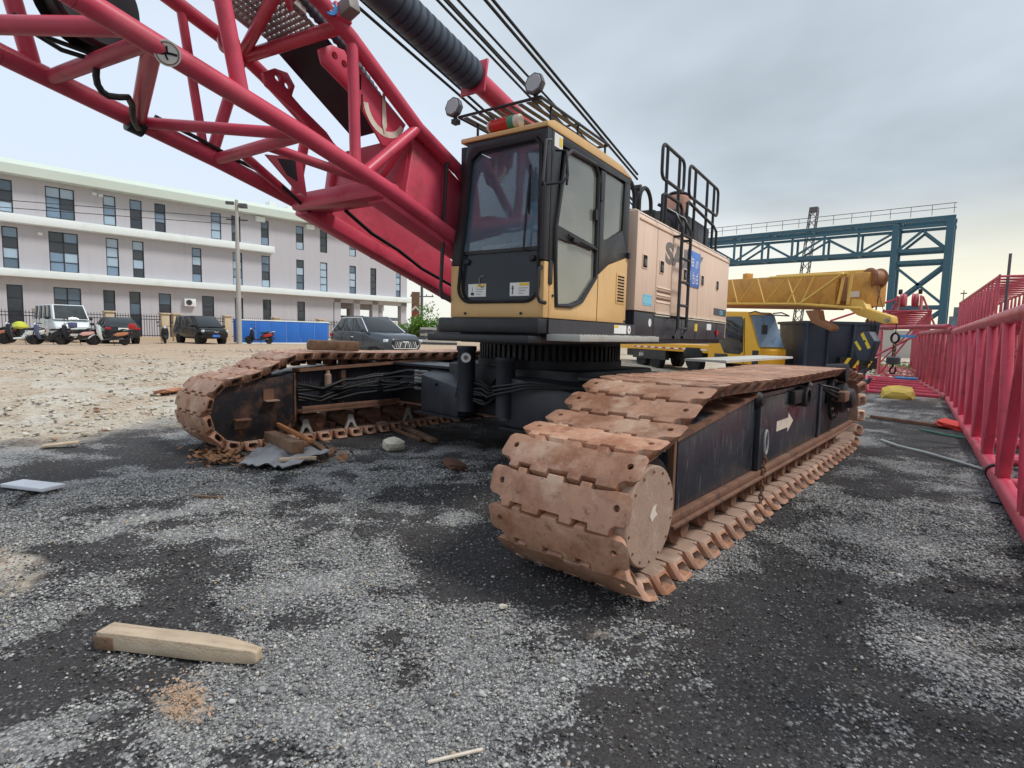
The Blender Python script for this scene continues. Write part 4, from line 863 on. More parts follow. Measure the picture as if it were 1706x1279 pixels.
    up('gantry_sheave', MB().lathe((-.08,3.05,4.32),(1,0,0),[(0,.06),(.16,.06)],14), 'black', wn)
make_house()

# ---- boom: nodes as (forward, height); right side at +W, left side at -W
W = .56
def bp(side, f, z): return (side*W, -f, z)
LOW = [(1.25,2.0),(3.65,2.735),(4.45,2.93),(5.75,3.205),(11.0,4.55)]
UPP = [(1.9,2.62),(2.8,3.12),(3.32,3.32),(4.03,3.74),(4.30,3.87),(4.95,4.05),(5.75,4.27),(11.0,5.6)]
def on(L_, f):
    for (a, za), (b_, zb) in zip(L_, L_[1:]):
        if a <= f <= b_: return za+(zb-za)*(f-a)/(b_-a)
def make_boom():
    foot = MB()
    # box legs of the boom foot: two deep webs with flanges
    bm = up('boom_foot', MB().prism([(-f,z) for f, z in [(1.15,1.9),(1.05,2.05),(1.2,2.2),(2.0,2.72),(2.85,3.12),(3.30,3.30),(3.42,2.70),(3.62,2.66),(1.35,1.93)]], 'x', .42, .50), 'red', bevel=.01)
    up('foot_web', MB().prism([(-f,z) for f, z in [(1.15,1.9),(1.05,2.05),(1.2,2.2),(2.0,2.72),(2.85,3.12),(3.36,3.32),(3.46,2.72),(3.62,2.66),(1.35,1.93)]], 'x', -.56, -.48), 'red', bm, bevel=.01)
    for s, x in ((1,.46),(-1,-.52)):
        up('leg_flange', MB().beam((x,-1.3,1.97),(x,-3.7,2.70),.19,.13), 'red', bm, bevel=.02)
        up('foot_pin', MB().lathe((x-.12,-1.2,2.05),(1,0,0),[(0,.17),(.24,.17)],24), 'red', bm)
    up('bulkhead', MB().add([(-.48,-3.42,2.72),(.46,-3.42,2.72),(.46,-3.32,3.28),(-.48,-3.32,3.28),(-.48,-3.39,2.72),(.46,-3.39,2.72),(.46,-3.29,3.28),(-.48,-3.29,3.28)],[(0,1,2,3),(4,7,6,5),(0,4,5,1),(1,5,6,2),(2,6,7,3),(3,7,4,0)]), 'red', bm)
    up('cross_beam', MB().beam((-.56,-3.66,2.735),(.56,-3.66,2.735),.26,.15), 'red', bm, bevel=.03)
    # chords
    for s in (-1, 1):
        for (a, b_) in zip(LOW[1:], LOW[2:]): tube_obj('chord', bp(s,*a), bp(s,*b_), .062, 'red', bm, 20)
        tube_obj('chord', bp(s,2.2,on(LOW,2.2)), bp(s,3.66,2.737), .062, 'red', bm, 20)
        for (a, b_) in zip(UPP[1:], UPP[2:]): tube_obj('chord', bp(s,*a), bp(s,*b_), .056, 'red', bm, 20)
        tube_obj('chord', bp(s*.86,1.95,2.66), bp(s,2.8,3.12), .05, 'red', bm, 20)
    lo = lambda s, f: bp(s, f, on(LOW, f)); hi = lambda s, f: bp(s, f, on(UPP, f))
    T = lambda p, q, r=.045: tube_obj('lacing', p, q, r, 'red', bm, 18)
    # lower face
    T(lo(-1,4.46), lo(1,4.46)); T(lo(-1,5.0), lo(1,4.46), .04); T(lo(-1,5.02), lo(1,5.40), .05); T(lo(-1,5.52), lo(1,5.42), .045); T(lo(-1,6.0), lo(1,5.53), .05)
    T(lo(-1,3.72), (-.22,-4.44,2.93), .036); T(lo(1,3.72), (.12,-4.44,2.93), .036)
    # upper face
    T(hi(-1,4.20), hi(1,4.13), .05); T(hi(1,3.34), (.2,-3.5,2.83), .03)
    T(hi(-1,4.22), hi(1,4.56), .045)
    # right face
    T(hi(1,4.03), lo(1,4.0), .042); T(hi(1,3.33), lo(1,3.92), .045); T(lo(1,4.90), hi(1,5.12), .05)
    # left face
    T(hi(-1,4.70), lo(-1,4.55), .034); T(hi(-1,4.22), lo(-1,4.50), .045); T(lo(-1,5.60), hi(-1,5.85), .05); T(hi(-1,3.6), lo(-1,3.75), .045)
    # further lacing up the boom beyond the picture
    f = 5.75; k = 0
    while f < 10.2:
        g = f+.85
        for s in (-1, 1):
            T(lo(s,f) if k % 2 else hi(s,f), hi(s,g) if k % 2 else lo(s,g))
            if k % 2: T(hi(s,g), lo(s,g), .04)
        T(hi(-1 if k % 2 else 1,f), hi(1 if k % 2 else -1,g)); T(lo(-1,g), lo(1,g+.85) if g < 10 else lo(1,g))
        f = g; k += 1
    # walkway in the upper face: black plate below, open mesh above
    def strip(name, f0, f1, x0, x1, m, t=.03, par=bm, dz=.06):
        p = [(x0,-f0,on(UPP,f0)+dz),(x1,-f0,on(UPP,f0)+dz),(x1,-f1,on(UPP,f1)+dz),(x0,-f1,on(UPP,f1)+dz)]
        return up(name, MB().add(p+[(x,y,z+t) for x,y,z in p],[(0,3,2,1),(4,5,6,7),(0,1,5,4),(1,2,6,5),(2,3,7,6),(3,0,4,7)]), m, par)
    strip('walkway_plate', 3.32, 4.12, -.27, .27, 'slab_black', .04)
    for k in range(46):
        f0 = 4.13+.037*k; strip('walkway_bar', f0, f0+.017, -.27, .27, 'grating', .016, bm, .065)
    for k in range(9): strip('walkway_bar', 4.13, 5.84, -.27+.062*k, -.255+.062*k, 'grating', .03, bm, .082)
    for x in (-.3, .29): strip('walkway_edge', 4.24, 5.9, x, x+.02, 'grating', .07, bm, .05)
    # slotted brackets either side of the walkway
    for x in (-.36, .36):
        br = MB().prism([(-f,z) for f, z in [(4.18,3.66),(4.15,3.57),(3.87,3.45),(3.58,3.27),(3.46,3.29),(3.56,3.38),(3.80,3.50),(3.91,3.57),(3.88,3.66),(3.95,3.745),(4.07,3.735)]], 'x', x-.02, x+.02).mesh('bracket', 'red', bevel=.008)
        cut = [MB().tube((x-.1,-f,z),(x+.1,-f,z),.028,16).mesh('c', None, smooth=False) for f, z in ((4.045,3.665),(3.955,3.64))]
        obj('bracket', boolean(br, cut), bm)
    # angle indicator plate with pointer and white scale
    ip = up('indicator_plate', MB().prism([(-f,z) for f, z in [(3.98,3.60),(3.92,3.62),(3.40,3.34),(3.52,3.12),(3.66,3.10),(3.98,3.42)]], 'x', .47, .49), 'red', bm, bevel=.003)
    sc_ = arc(-3.63, 3.41, .19, 190, 330, 16); sc2 = arc(-3.63, 3.41, .238, 330, 190, 16)
    up('indicator_scale', MB().prism([(u,v) for u, v in sc_+sc2], 'x', .4905, .493), 'cream', bm, smooth=False)
    up('pointer', MB().prism([(-3.67,3.50),(-3.645,3.50),(-3.625,3.26),(-3.65,3.19),(-3.675,3.26)], 'x', .4935, .50), 'cream', bm)
    up('plate_slot_shade', MB().box(.4902,.4915,-3.90,-3.885,3.45,3.56).box(.4902,.4915,-3.885,-3.87,3.3,3.42), 'hole_shade', bm)  # dark strips painting the shade of slots in the plate
    up('danger_plate', MB().prism([(-4.32,2.94),(-4.0,3.0),(-3.95,2.70),(-4.06,2.735)], 'x', -.12, -.10), 'red', bm)
    up('plate_patch', MB().prism([(-4.22,2.935),(-4.06,2.965),(-4.04,2.80),(-4.14,2.83)], 'x', -.0995, -.097), 'slab_black', bm)
    # ribbed hose behind the right upper chord
    pts = [(.30,-3.5,3.52),(.32,-3.9,3.80),(.30,-4.3,4.0),(.25,-4.8,4.2)]
    n = 60; hp = []; hr = []
    for i in range(n):
        t = i/(n-1)*(len(pts)-1); j = min(int(t), len(pts)-2); u = t-j; hp.append(Vector(pts[j]).lerp(Vector(pts[j+1]), u)); hr.append(.045 if i % 2 else .036)
    up('ribbed_hose', MB().path(hp, hr, 10), 'spring', bm)
    up('lug', MB().obox((.66,-4.16,3.86),((1,0,.3),(0,1,0),(-.3,0,1)),(.16,.10,.10)), 'grey_letter', bm, bevel=.01)
    up('lug', MB().obox((.58,-4.16,3.84),((1,0,.3),(0,1,0),(-.3,0,1)),(.10,.13,.12)), 'red', bm, bevel=.01)
    up('chord_flange', MB().lathe((.46,-4.42,3.93),(-.6,-.6,-.2),[(-.02,.04),(.05,.075),(.07,.12),(.10,.12)],20), 'red', bm)
    up('chord_knob', MB().lathe((-.50,-4.40,3.80),(.9,-.3,-.1),[(0,.05),(.12,.05),(.12,.08),(.16,.08)],18), 'red', bm)
    # cable reel with hanging hoses
    rc = (.0,-5.50,3.47)
    up('hose_reel', MB().lathe(rc,(.97,.24,.0),[(-.10,.245),(-.085,.255),(-.085,.14),(.085,.14),(.085,.255),(.10,.245)],36), 'black', bm)
    for k in range(5): up('hose_coil', MB().path([(rc[0]+.97*(-.06+.03*k)-.24*(.20+.012*k)*math.cos(a), rc[1]+.24*(-.06+.03*k)+.97*(.20+.012*k)*math.cos(a), rc[2]+(.20+.012*k)*math.sin(a)) for a in [R(q*12) for q in range(30)]], .016, 6, True), 'hose', bm)
    up('hose', MB().path([(-.2,-5.78,3.32),(-.1,-5.66,3.22),(0,-5.5,3.18),(.02,-5.36,3.24)],.014,8), 'hose', bm)
    up('hose', MB().path([(-.2,-5.7,3.26),(-.1,-5.6,3.18),(0,-5.47,3.15),(.04,-5.36,3.2)],.014,8), 'hose', bm)
    up('hose', MB().path([(0,-5.42,3.26),(0,-5.44,3.19),(0,-5.465,3.12),(0,-5.47,3.06),(-.01,-5.46,3.02),(-.02,-5.435,2.99),(-.03,-5.40,2.98),(-.04,-5.34,2.995),(-.06,-5.28,3.02),(-.15,-5.22,3.01),(-.25,-5.18,2.98),(-.36,-5.12,2.97),(-.46,-5.06,2.97),(-.53,-5.01,3.0)],.020,8), 'hose', bm)
    up('cable_wrap', MB().lathe((-.56,-4.98,3.02),(0,-.97,.23),[(0,.075),(.10,.078)],16), 'hose', bm)
    up('hose', MB().path([(-.5,-4.93,3.10),(-.5,-4.6,3.03),(-.52,-4.3,2.96),(-.46,-4.1,2.90),(-.40,-3.95,2.80),(-.42,-3.7,2.66),(-.4,-3.5,2.75),(-.2,-3.45,2.82),(.1,-3.44,2.95)],.016,8), 'hose', bm)
    up('hose', MB().path([(-.1,-3.55,2.66),(-.15,-3.2,2.52),(-.2,-2.8,2.42),(-.25,-2.4,2.28),(-.2,-1.9,2.12)],.018,8), 'hose', bm)
    # round pictogram on the right lower chord and a blue sticker on the upper chord
    c = Vector(lo(1,5.33)); nrm = Vector((.80,-.35,-.45)).normalized()
    c = c+nrm*.060
    up('pictogram', MB().lathe(c,nrm,[(-.004,.066),(.004,.066)],28), 'sticker_white', bm)
    up('pictogram_ring', MB().path([c+nrm*.005+(nrm.orthogonal().normalized()*math.cos(R(a))+nrm.cross(nrm.orthogonal()).normalized()*math.sin(R(a)))*.055 for a in range(0,360,15)], .003, 6, True), 'rust_ledge', bm)
    u = nrm.orthogonal().normalized(); v = nrm.cross(u)
    fg = MB()
    for a0, b0, a1, b1, w in [(-.03,.02,.015,-.01,.012),(.015,-.01,.035,-.03,.012),(-.01,.01,-.02,-.025,.009),(0,0,.02,.03,.009),(-.03,.02,-.035,.04,.008)]:
        fg.beam(c+nrm*.006+u*a0+v*b0, c+nrm*.006+u*a1+v*b1, w, .003, up=nrm)
    up('pictogram_figure', fg, 'sticker_black', bm, smooth=False)
    c2 = Vector(hi(1,4.22))+Vector((.7,-.5,.1)).normalized()*.055
    up('round_sticker', MB().lathe(c2,(.7,-.5,.1),[(-.004,.045),(.004,.045)],24), 'sticker_blue', bm)
    up('sticker_swirl', MB().path([c2+Vector((.7,-.5,.1)).normalized()*.006+Vector((.5,.7,0)).normalized()*.02*math.cos(R(a))+Vector((0,0,1))*.02*math.sin(R(a)) for a in range(30,300,30)],.005,6), 'sticker_white', bm)
    # telescopic backstop with ribbed sleeve
    d = Vector((0,-1,.17)).normalized(); p0 = Vector((.30,-1.44,4.07))
    bs = up('backstop', MB().tube(p0-d*4.1, p0+d*.86, .105, 20), 'red')
    prof = []
    for k in range(12): prof += [(.86+.092*k,.138),(.875+.092*k,.155),(.93+.092*k,.158),(.945+.092*k,.138)]
    up('sleeve', MB().lathe(p0, d, [(.80,.12)]+prof+[(1.98,.155),(3.2,.155)], 28), 'spring', bs)
    up('sleeve_flange', MB().obox(p0+d*.80,((1,0,0),d,(0,d.z,-d.y)),(.31,.03,.34)), 'red', bs, bevel=.01)
    up('gusset', MB().add([p0+d*.55+Vector((0,.02,.1)),p0+d*.8+Vector((0,.02,.1)),p0+d*.8+Vector((0,.04,.16)),p0+d*.55+Vector((.01,.02,.1)),p0+d*.8+Vector((.01,.02,.1)),p0+d*.8+Vector((.01,.04,.21))],[(0,1,2),(3,5,4),(0,3,4,1),(1,4,5,2),(2,5,3,0)]), 'red', bs)
    # suspension ropes down to the gantry block
    ropes = [(0,3.57,4.40,.175),(0,3.45,4.46,.182),(0,3.27,4.55,.186),(0,2.45,4.93,.178),(.0,2.32,5.01,.18),(0,2.36,4.99,.178),(0,2.14,5.09,.172),(0,1.67,5.32,.178),(0,1.53,5.39,.18)]
    for i, (x, f, z, sl_) in enumerate(ropes):
        f1, f0 = 9.5, -3.05
        a = (x, -f0, z-(f-f0)*sl_); b_ = (x, -f1, z+(f1-f)*sl_)
        up('rope', MB().tube(a, b_, .014 if i < 7 else .019, 8), 'rope', bm)
make_boom()

# ------------------------------------------------------------------ office building on the left
def make_building():
    P0 = Vector((-54.48, 6.51, 0)); a = R(3.4)            # facade runs along d; local x along the facade, local y into the building
    bl = thing('office_building', 'long three storey pale grey office building with white bands and narrow windows', 'building', P0, R(90)-a)
    bl.location.z = .45; Z = -.45
    g = lambda m, name, mt, par, **k: m.build(name, mt, par, **k)
    S0, S1 = -26, 35.2
    # wall pieces round the window openings, floor by floor
    F3 = [(.11,.92),(2.75,4.48),(6.27,7.11),(8.05,8.89),(9.8,10.6),(14.14,14.99),(15.87,16.66),(18.52,19.26),(21.92,22.72),(24.45,25.24),(27.78,28.56),(30.33,31.08),(33.6,34.3)]
    F2 = [(.21,1.09),(2.82,4.59),(6.35,7.19),(8.13,8.93),(12.53,13.3),(15.92,16.77),(18.52,19.31),(21.92,22.72),(24.45,25.24),(27.78,28.56),(30.33,31.08),(33.68,34.33)]
    F1 = [(.3,1.19),(2.96,4.63),(6.04,6.83),(7.8,8.59),(9.89,10.82),(13.25,14.24),(16.03,16.77),(18.58,19.37),(21.98,22.79)]
    extra = [(-5.2,-4.4),(-9.6,-8.0),(-14.2,-13.4),(-19,-18.2)]
    F3 = extra+F3; F2 = extra+F2; F1 = extra+F1
    wins = []
    def wall(z0, z1, wz0, wz1, W_, end):
        m = MB(); x = S0
        for x0, x1 in W_: m.box(x, x0, 0, .25, z0+Z, z1+Z).box(x0, x1, 0, .25, z0+Z, wz0+Z).box(x0, x1, 0, .25, wz1+Z, z1+Z); x = x1
        m.box(x, end, 0, .25, z0+Z, z1+Z); g(m, 'wall', 'wall_grey', bl, smooth=False)
        for x0, x1 in W_: wins.append((x0, x1, wz0+Z, wz1+Z))
    wall(9.32, 12.1, 9.45, 11.75, F3, S1); wall(5.43, 8.72, 5.3+.15, 8.45, F2, S1); wall(.2, 4.88, .55, 4.3, F1, 25.9)
    rr = random.Random(3)
    for x0, x1, z0, z1 in wins:
        fr = MB(); t = .06
        fr.box(x0,x0+t,.06,.16,z0,z1).box(x1-t,x1,.06,.16,z0,z1).box(x0+t,x1-t,.06,.16,z1-t,z1).box(x0+t,x1-t,.06,.16,z0,z0+t)
        nb = 3 if z1-z0 < 2.6 else 4; cols = 2 if x1-x0 > 1.3 else 1
        for k in range(1, nb): zz = z0+(z1-z0)*k/nb; fr.box(x0+t,x1-t,.07,.15,zz-.03,zz+.03)
        if cols == 2: xm = (x0+x1)/2; fr.box(xm-.035,xm+.035,.065,.155,z0+t,z1-t)
        w = g(fr, 'window', 'win_frame', bl, smooth=False)
        for k in range(nb):
            for c in range(cols):
                xa = x0+(x1-x0)*c/cols+.03; xb = x0+(x1-x0)*(c+1)/cols-.03; za = z0+(z1-z0)*k/nb+.02; zb = z0+(z1-z0)*(k+1)/nb-.02
                mt = rr.choice(['pane_sky','pane_mid','pane_dark','pane_pale'] if z0 > 4 else ['pane_dark','pane_dark','pane_dark','pane_mid'])
                if rr.random() < .12 and z0 > 4: MB().box(xa,xb,.16,.18,za,zb).build('blind', 'white', w)
                tl = rr.uniform(-.02,.02)
                MB().add([(xa,.11+tl,za),(xb,.11-tl,za),(xb,.11-tl,zb),(xa,.11+tl,zb),(xa,.12+tl,za),(xb,.12-tl,za),(xb,.12-tl,zb),(xa,.12+tl,zb)],[(0,3,2,1),(4,5,6,7),(0,1,5,4),(1,2,6,5),(2,3,7,6),(3,0,4,7)]).build('pane', mt, w, smooth=False)
    MB().box(S0, 25.8, 1.2, 12, .2+Z, 4.8+Z).box(S0, S1-.1, 1.2, 12, 4.9+Z, 12+Z).build('inner_wall', 'far_dark', bl, smooth=False)
    MB().box(S1-.25, S1, .25, 12, 4.9+Z, 12.1+Z).box(25.65,25.9,.25,12,.2+Z,4.88+Z).build('end_wall', 'wall_grey', bl, smooth=False)
    # bands
    MB().box(S0, 19.5, -.75, .1, 8.72+Z, 9.32+Z).build('band', 'wall_band', bl, bevel=.02)
    MB().box(19.5, S1, .0, .1, 8.72+Z, 9.32+Z).build('wall', 'wall_grey', bl)
    MB().box(S0, S1+.3, -.8, .1, 4.88+Z, 5.43+Z).build('band', 'wall_band', bl, bevel=.02)
    MB().prism([(-.9,12.1+Z),(-.95,12.75+Z),(-.6,13.15+Z),(12.4,13.15+Z),(12.4,12.1+Z)], 'x', S0, S1+.6).build('roof', 'roof_band', bl)
    for x, in ((18.0,),(22.9,)): MB().box(x, x+.8, -.35, 0, 11.55+Z, 12.0+Z).build('bracket', 'wall_band', bl)
    for x, z in ((6.0,11.85),(2.2,8.35),(5.6,11.9)): MB().box(x,x+.28,-.15,0,z+Z-.3,z+Z-.1).build('wall_lamp', 'white', bl)
    # open ground floor at the right end
    for x in (26.0, 28.3, 30.6, 34.4):
        for y in (.0, 5.0): MB().box(x, x+.75, y, y+.7, .2+Z, 4.86+Z).build('column', 'wall_grey', bl)
    MB().box(25.9, S1, 0, .3, 4.45+Z, 4.88+Z).box(25.9, S1, 4.8, 5.1, 4.0+Z, 4.88+Z).build('lintel', 'wall_grey', bl)
    MB().box(25.9, S1+6, 9.5, 9.8, 2.9+Z, 3.35+Z).build('far_beam', 'far_dark', bl)
    MB().box(26.5, S1+6, 9.5, 9.7, .2+Z, 1.5+Z).build('parapet', 'pillar', bl)
    MB().box(20.2,20.9,2,3,13.15+Z,14.1+Z).box(22,22.8,2,3,13.15+Z,13.9+Z).build('roof_unit', 'white', bl)
    # air conditioner on the ground floor wall
    M = bl.matrix_basis
    ac = thing('air_conditioner', 'white outdoor air conditioner unit on the ground floor wall above the black van', 'air conditioner', Matrix.LocRotScale(bl.location, bl.rotation_euler, None) @ Vector((11.75,-.4,2.85)), R(90)-a)
    MB().box(0,.9,0,.36,0,.66).build('casing', 'white', ac, bevel=.02); MB().lathe((.35,-.002,.33),(0,-1,0),[(0,.25),(.012,.25),(.012,.22),(.004,.22)],24).build('fan_grille', 'lamp_body', ac)
    for k in range(6): MB().obox((.35,-.012,.33),((math.cos(R(30*k)),0,math.sin(R(30*k))),(0,1,0),(-math.sin(R(30*k)),0,math.cos(R(30*k)))),(.44,.006,.02)).build('fan_blade', 'sticker_black', ac)
make_building()

# ------------------------------------------------------------------ fence, hoarding, poles
def make_fence():
    X = -45.0; z0 = .42
    fn = thing('iron_fence', 'black iron railing fence with pale stone pillars in front of the grey building', 'fence', (X, 0, z0))
    ys = [-6, 0.2, 3.6, 7.1, 10.7, 14.0, 14.75, 18.3, 22.2, 26.2, 30.0, 34, 38]
    for y in ys:
        MB().box(-.25,.25,y-.25,y+.25,0,1.95).box(-.33,.33,y-.33,y+.33,1.95,2.06).build('pillar', 'pillar', fn, bevel=.02)
    MB().box(-.12,.12,-6,38,0,.35).build('kerb_wall', 'pillar', fn)
    for a, b_ in zip(ys, ys[1:]):
        if b_-a < 1: continue
        m = MB(); m.box(-.02,.02,a+.25,b_-.25,1.55,1.60).box(-.02,.02,a+.25,b_-.25,1.76,1.80).box(-.02,.02,a+.25,b_-.25,.42,.47)
        n = int((b_-a-.5)/.155)
        for k in range(n): y = a+.25+(b_-a-.5)*(k+.5)/n; m.add([(-.014,y-.014,.35),(.014,y-.014,.35),(.014,y+.014,.35),(-.014,y+.014,.35),(-.014,y-.014,1.88),(.014,y-.014,1.88),(.014,y+.014,1.88),(-.014,y+.014,1.88),(0,y,1.98)],[(0,1,5,4),(1,2,6,5),(2,3,7,6),(3,0,4,7),(4,5,8),(5,6,8),(6,7,8),(7,4,8)])
        m.build('railing', 'iron', fn, smooth=False)
make_fence()
def make_hoarding():
    h = thing('blue_hoarding', 'long blue sheet metal hoarding behind the dark grey SUV', 'hoarding', (-38.6, 16.5, .5))
    n = 6
    for k in range(n): MB().box(-.03,.03,.02+1.1*k,1.08+1.1*k,.06,1.56).build('panel', 'hoarding', h, bevel=.008)
    MB().box(-.9,-.03,-.03,.03,.06,1.62).build('end_panel', 'hoarding', h)
    MB().box(-.05,.06,-.03,6.7,1.565,1.64).build('top_rail', 'wall_band', h); MB().box(-.05,.06,-.03,6.7,-.05,.055).build('base_rail', 'wall_band', h)
    for k in range(7): MB().box(.03,.055,1.1*k-.012,1.1*k+.012,.06,1.56).build('joint_strip', 'sign_blue' if k else 'wall_band', h)
make_hoarding()
def pole(name, label, loc, h, arms, mt='concrete', lamp=False):
    p = thing(name, label, 'pole', loc)
    MB().lathe((0,0,0),(0,0,1),[(0,.17),(h,.10)],14).build('shaft', mt, p)
    for z, w, rz in arms:
        MB().obox((0,0,z),((math.cos(rz),math.sin(rz),0),(-math.sin(rz),math.cos(rz),0),(0,0,1)),(w,.08,.09)).build('crossarm', 'iron', p)
        for k in (-.45,-.2,.2,.45): MB().lathe((math.cos(rz)*w*k,math.sin(rz)*w*k,z+.04),(0,0,1),[(0,.03),(.08,.05),(.16,.03)],8).build('insulator', 'far_dark', p)
    if lamp:
        MB().obox((.25,.3,h-.35),((.6,.8,0),(-.8,.6,0),(0,0,1)),(.5,.3,.28)).build('camera_box', 'lamp_body', p, bevel=.03); MB().obox((-.3,-.3,h-.2),((.6,.8,0),(-.8,.6,0),(0,0,1)),(.5,.2,.2)).build('camera_box', 'lamp_body', p, bevel=.03)
        MB().obox((0,0,h-1.25),((.6,.8,0),(-.8,.6,0),(0,0,1)),(1.3,.07,.07)).build('crossarm', 'iron', p)
    return p
pole('utility_pole', 'grey concrete pole with camera boxes at the left end of the blue hoarding', (-37.6, 16.05, .45), 9.3, [], lamp=True)
pole('power_pole', 'dark power pole with crossarms beyond the right end of the grey building', (-40.7, 34.1, .45), 8.2, [(5.9,2.4,R(40)),(4.4,2.2,R(40)),(7.2,1.6,R(40))], 'far_steel')
# service cables strung past the building
tag(MB().path([(-37.6,16.05,8.2),(-42,2,7.6),(-46,-14,8.3)],.02,6).path([(-37.6,16.05,8.6),(-42,2,8.0),(-46,-14,8.7)],.02,6).build('overhead_cable', 'rope'), 'thin dark overhead cables running left from the concrete pole', 'cable')

# ------------------------------------------------------------------ vehicles
def wheel(par, x, y, r, w=.2, s=1, rim='alloy'):
    t = MB().lathe((x, y-w/2, r), (0,1,0), [(0,r*.62),(0,r*.9),(w*.15,r),(w*.85,r),(w,r*.9),(w,r*.62)], 24).build('wheel', 'tyre', par)
    yo = y+s*(w/2-.02); MB().lathe((x, yo, r), (0,s,0), [(-.06,r*.66),(0,r*.66),(0,r*.58),(-.03,r*.5),(-.03,.0)], 20).build('rim', rim, t)
    for k in range(5):
        a = 2*math.pi*k/5; MB().obox((x+r*.33*math.cos(a), yo-.008, r+r*.33*math.sin(a)), ((math.cos(a),0,math.sin(a)),(0,1,0),(-math.sin(a),0,math.cos(a))), (r*.56,.02,.07)).build('spoke', rim, t)
def loft(secs):
    """secs: list of cross sections, each a list of (x, y, z) with equal counts, closed loops"""
    n = len(secs[0]); m = MB(); vs = [p for s_ in secs for p in s_]; fs = []
    for i in range(len(secs)-1): fs += [(i*n+k, i*n+(k+1) % n, (i+1)*n+(k+1) % n, (i+1)*n+k) for k in range(n)]
    fs += [tuple(range(n)), tuple(range((len(secs)-1)*n, len(secs)*n))]
    return m.add(vs, fs)
def body_secs(st):
    """stations (x, half width, z bottom, z top, tuck) -> rounded box sections"""
    out = []
    for x, w, zb, zt, tk in st:
        h = zt-zb
        out.append([(x,-w*.9,zb),(x,-w,zb+h*.25),(x,-w,zb+h*.62),(x,-w*tk,zt-.02),(x,-w*tk*.8,zt),(x,w*tk*.8,zt),(x,w*tk,zt-.02),(x,w,zb+h*.62),(x,w,zb+h*.25),(x,w*.9,zb)])
    return out
def car(name, label, cat, loc, hd, spec):
    """generic passenger vehicle; nose towards +x before turning"""
    c = thing(name, label, cat, loc, hd)
    p = spec; paint = p['paint']
    body = loft(body_secs(p['body'])).build('body', paint, c, bevel=.02, ang=50)
    gh = p['house']; hw = p['hw']; top = p['topw']
    def sec(x, z, w): return (x, z, w)
    # greenhouse: lower and upper rings
    (xa, xb, z0), (xc, xd, z1) = gh
    lowp = [(xa,-hw,z0),(xb,-hw,z0),(xb,hw,z0),(xa,hw,z0)]; hip = [(xc,-top,z1),(xd,-top,z1),(xd,top,z1),(xc,top,z1)]
    MB().add(lowp+hip, [(0,3,2,1),(4,5,6,7),(0,1,5,4),(1,2,6,5),(2,3,7,6),(3,0,4,7)]).build('cabin', paint, c, bevel=.05, segs=3)
    def quad(name, a, b_, c_, d, inset, mt, off=.012):
        P = [Vector(v) for v in (a, b_, c_, d)]; ce = sum(P, Vector())/4; n = (P[1]-P[0]).cross(P[3]-P[0]).normalized()
        if n.dot(ce-Vector(((xa+xb)/2,0,(z0+z1)/2))) < 0: n = -n
        Q = [ce+(v-ce)*(1-inset)+n*off for v in P]; return MB().add(Q+[v-n*.01 for v in Q], [(0,1,2,3),(7,6,5,4),(0,4,5,1),(1,5,6,2),(2,6,7,3),(3,7,4,0)]).build(name, mt, c, bevel=.008)
    gl = p.get('glass', 'car_glass')
    quad('windscreen', lowp[1], lowp[2], hip[2], hip[1], .10, gl); quad('rear_window', lowp[0], lowp[3], hip[3], hip[0], .14, gl)
    for s in (-1, 1):
        i = 0 if s < 0 else 3; j = 1 if s < 0 else 2
        A, B_, Cc, D = (Vector(lowp[i]), Vector(lowp[j]), Vector(hip[j]), Vector(hip[i]))
        cuts = p['cuts']
        for u0, u1 in zip(cuts, cuts[1:]):
            quad('side_window', A.lerp(B_,u0+.012), A.lerp(B_,u1-.012), D.lerp(Cc,u1-.012), D.lerp(Cc,u0+.012), .12, gl)
        if p.get('trim'): MB().path([A.lerp(B_,.03)+Vector((0,s*.02,.02)), D.lerp(Cc,.02)+Vector((0,s*.03,-.04)), D.lerp(Cc,.97)+Vector((0,s*.03,-.04)), A.lerp(B_,.98)+Vector((0,s*.02,.02))], .018, 6).build('window_trim', 'chrome', c)
        MB().obox((p['mx'], s*(hw+.16), z0+.08), ((1,0,0),(0,1,0),(0,0,1)), (.12,.2,.15)).build('mirror', p.get('mirror', paint), c, bevel=.03)
        for x in p['axles']:
            MB().lathe((x, s*(p['track']+.06), p['wr']), (0,s,0), [(-.25,p['wr']*1.15),(.045,p['wr']*1.15)], 24).build('wheel_arch', 'rubber', c)
            wheel(c, x, s*(p['track']+.02), p['wr'], .22, s)
        MB().box(p['mx']-1.0, p['mx']-.82, s*(hw+.10)-.01, s*(hw+.10)+.01, z0-.22, z0-.19).build('door_handle', p.get('handle', 'chrome'), c)
        for x in p['seams']: MB().box(x-.006, x+.006, s*p['bw']-.004, s*p['bw']+.004, p['zb']+.2, z0-.02).build('door_seam', 'sticker_black', c)
    return c
z_ = lambda x, y: float(gz(x, y))
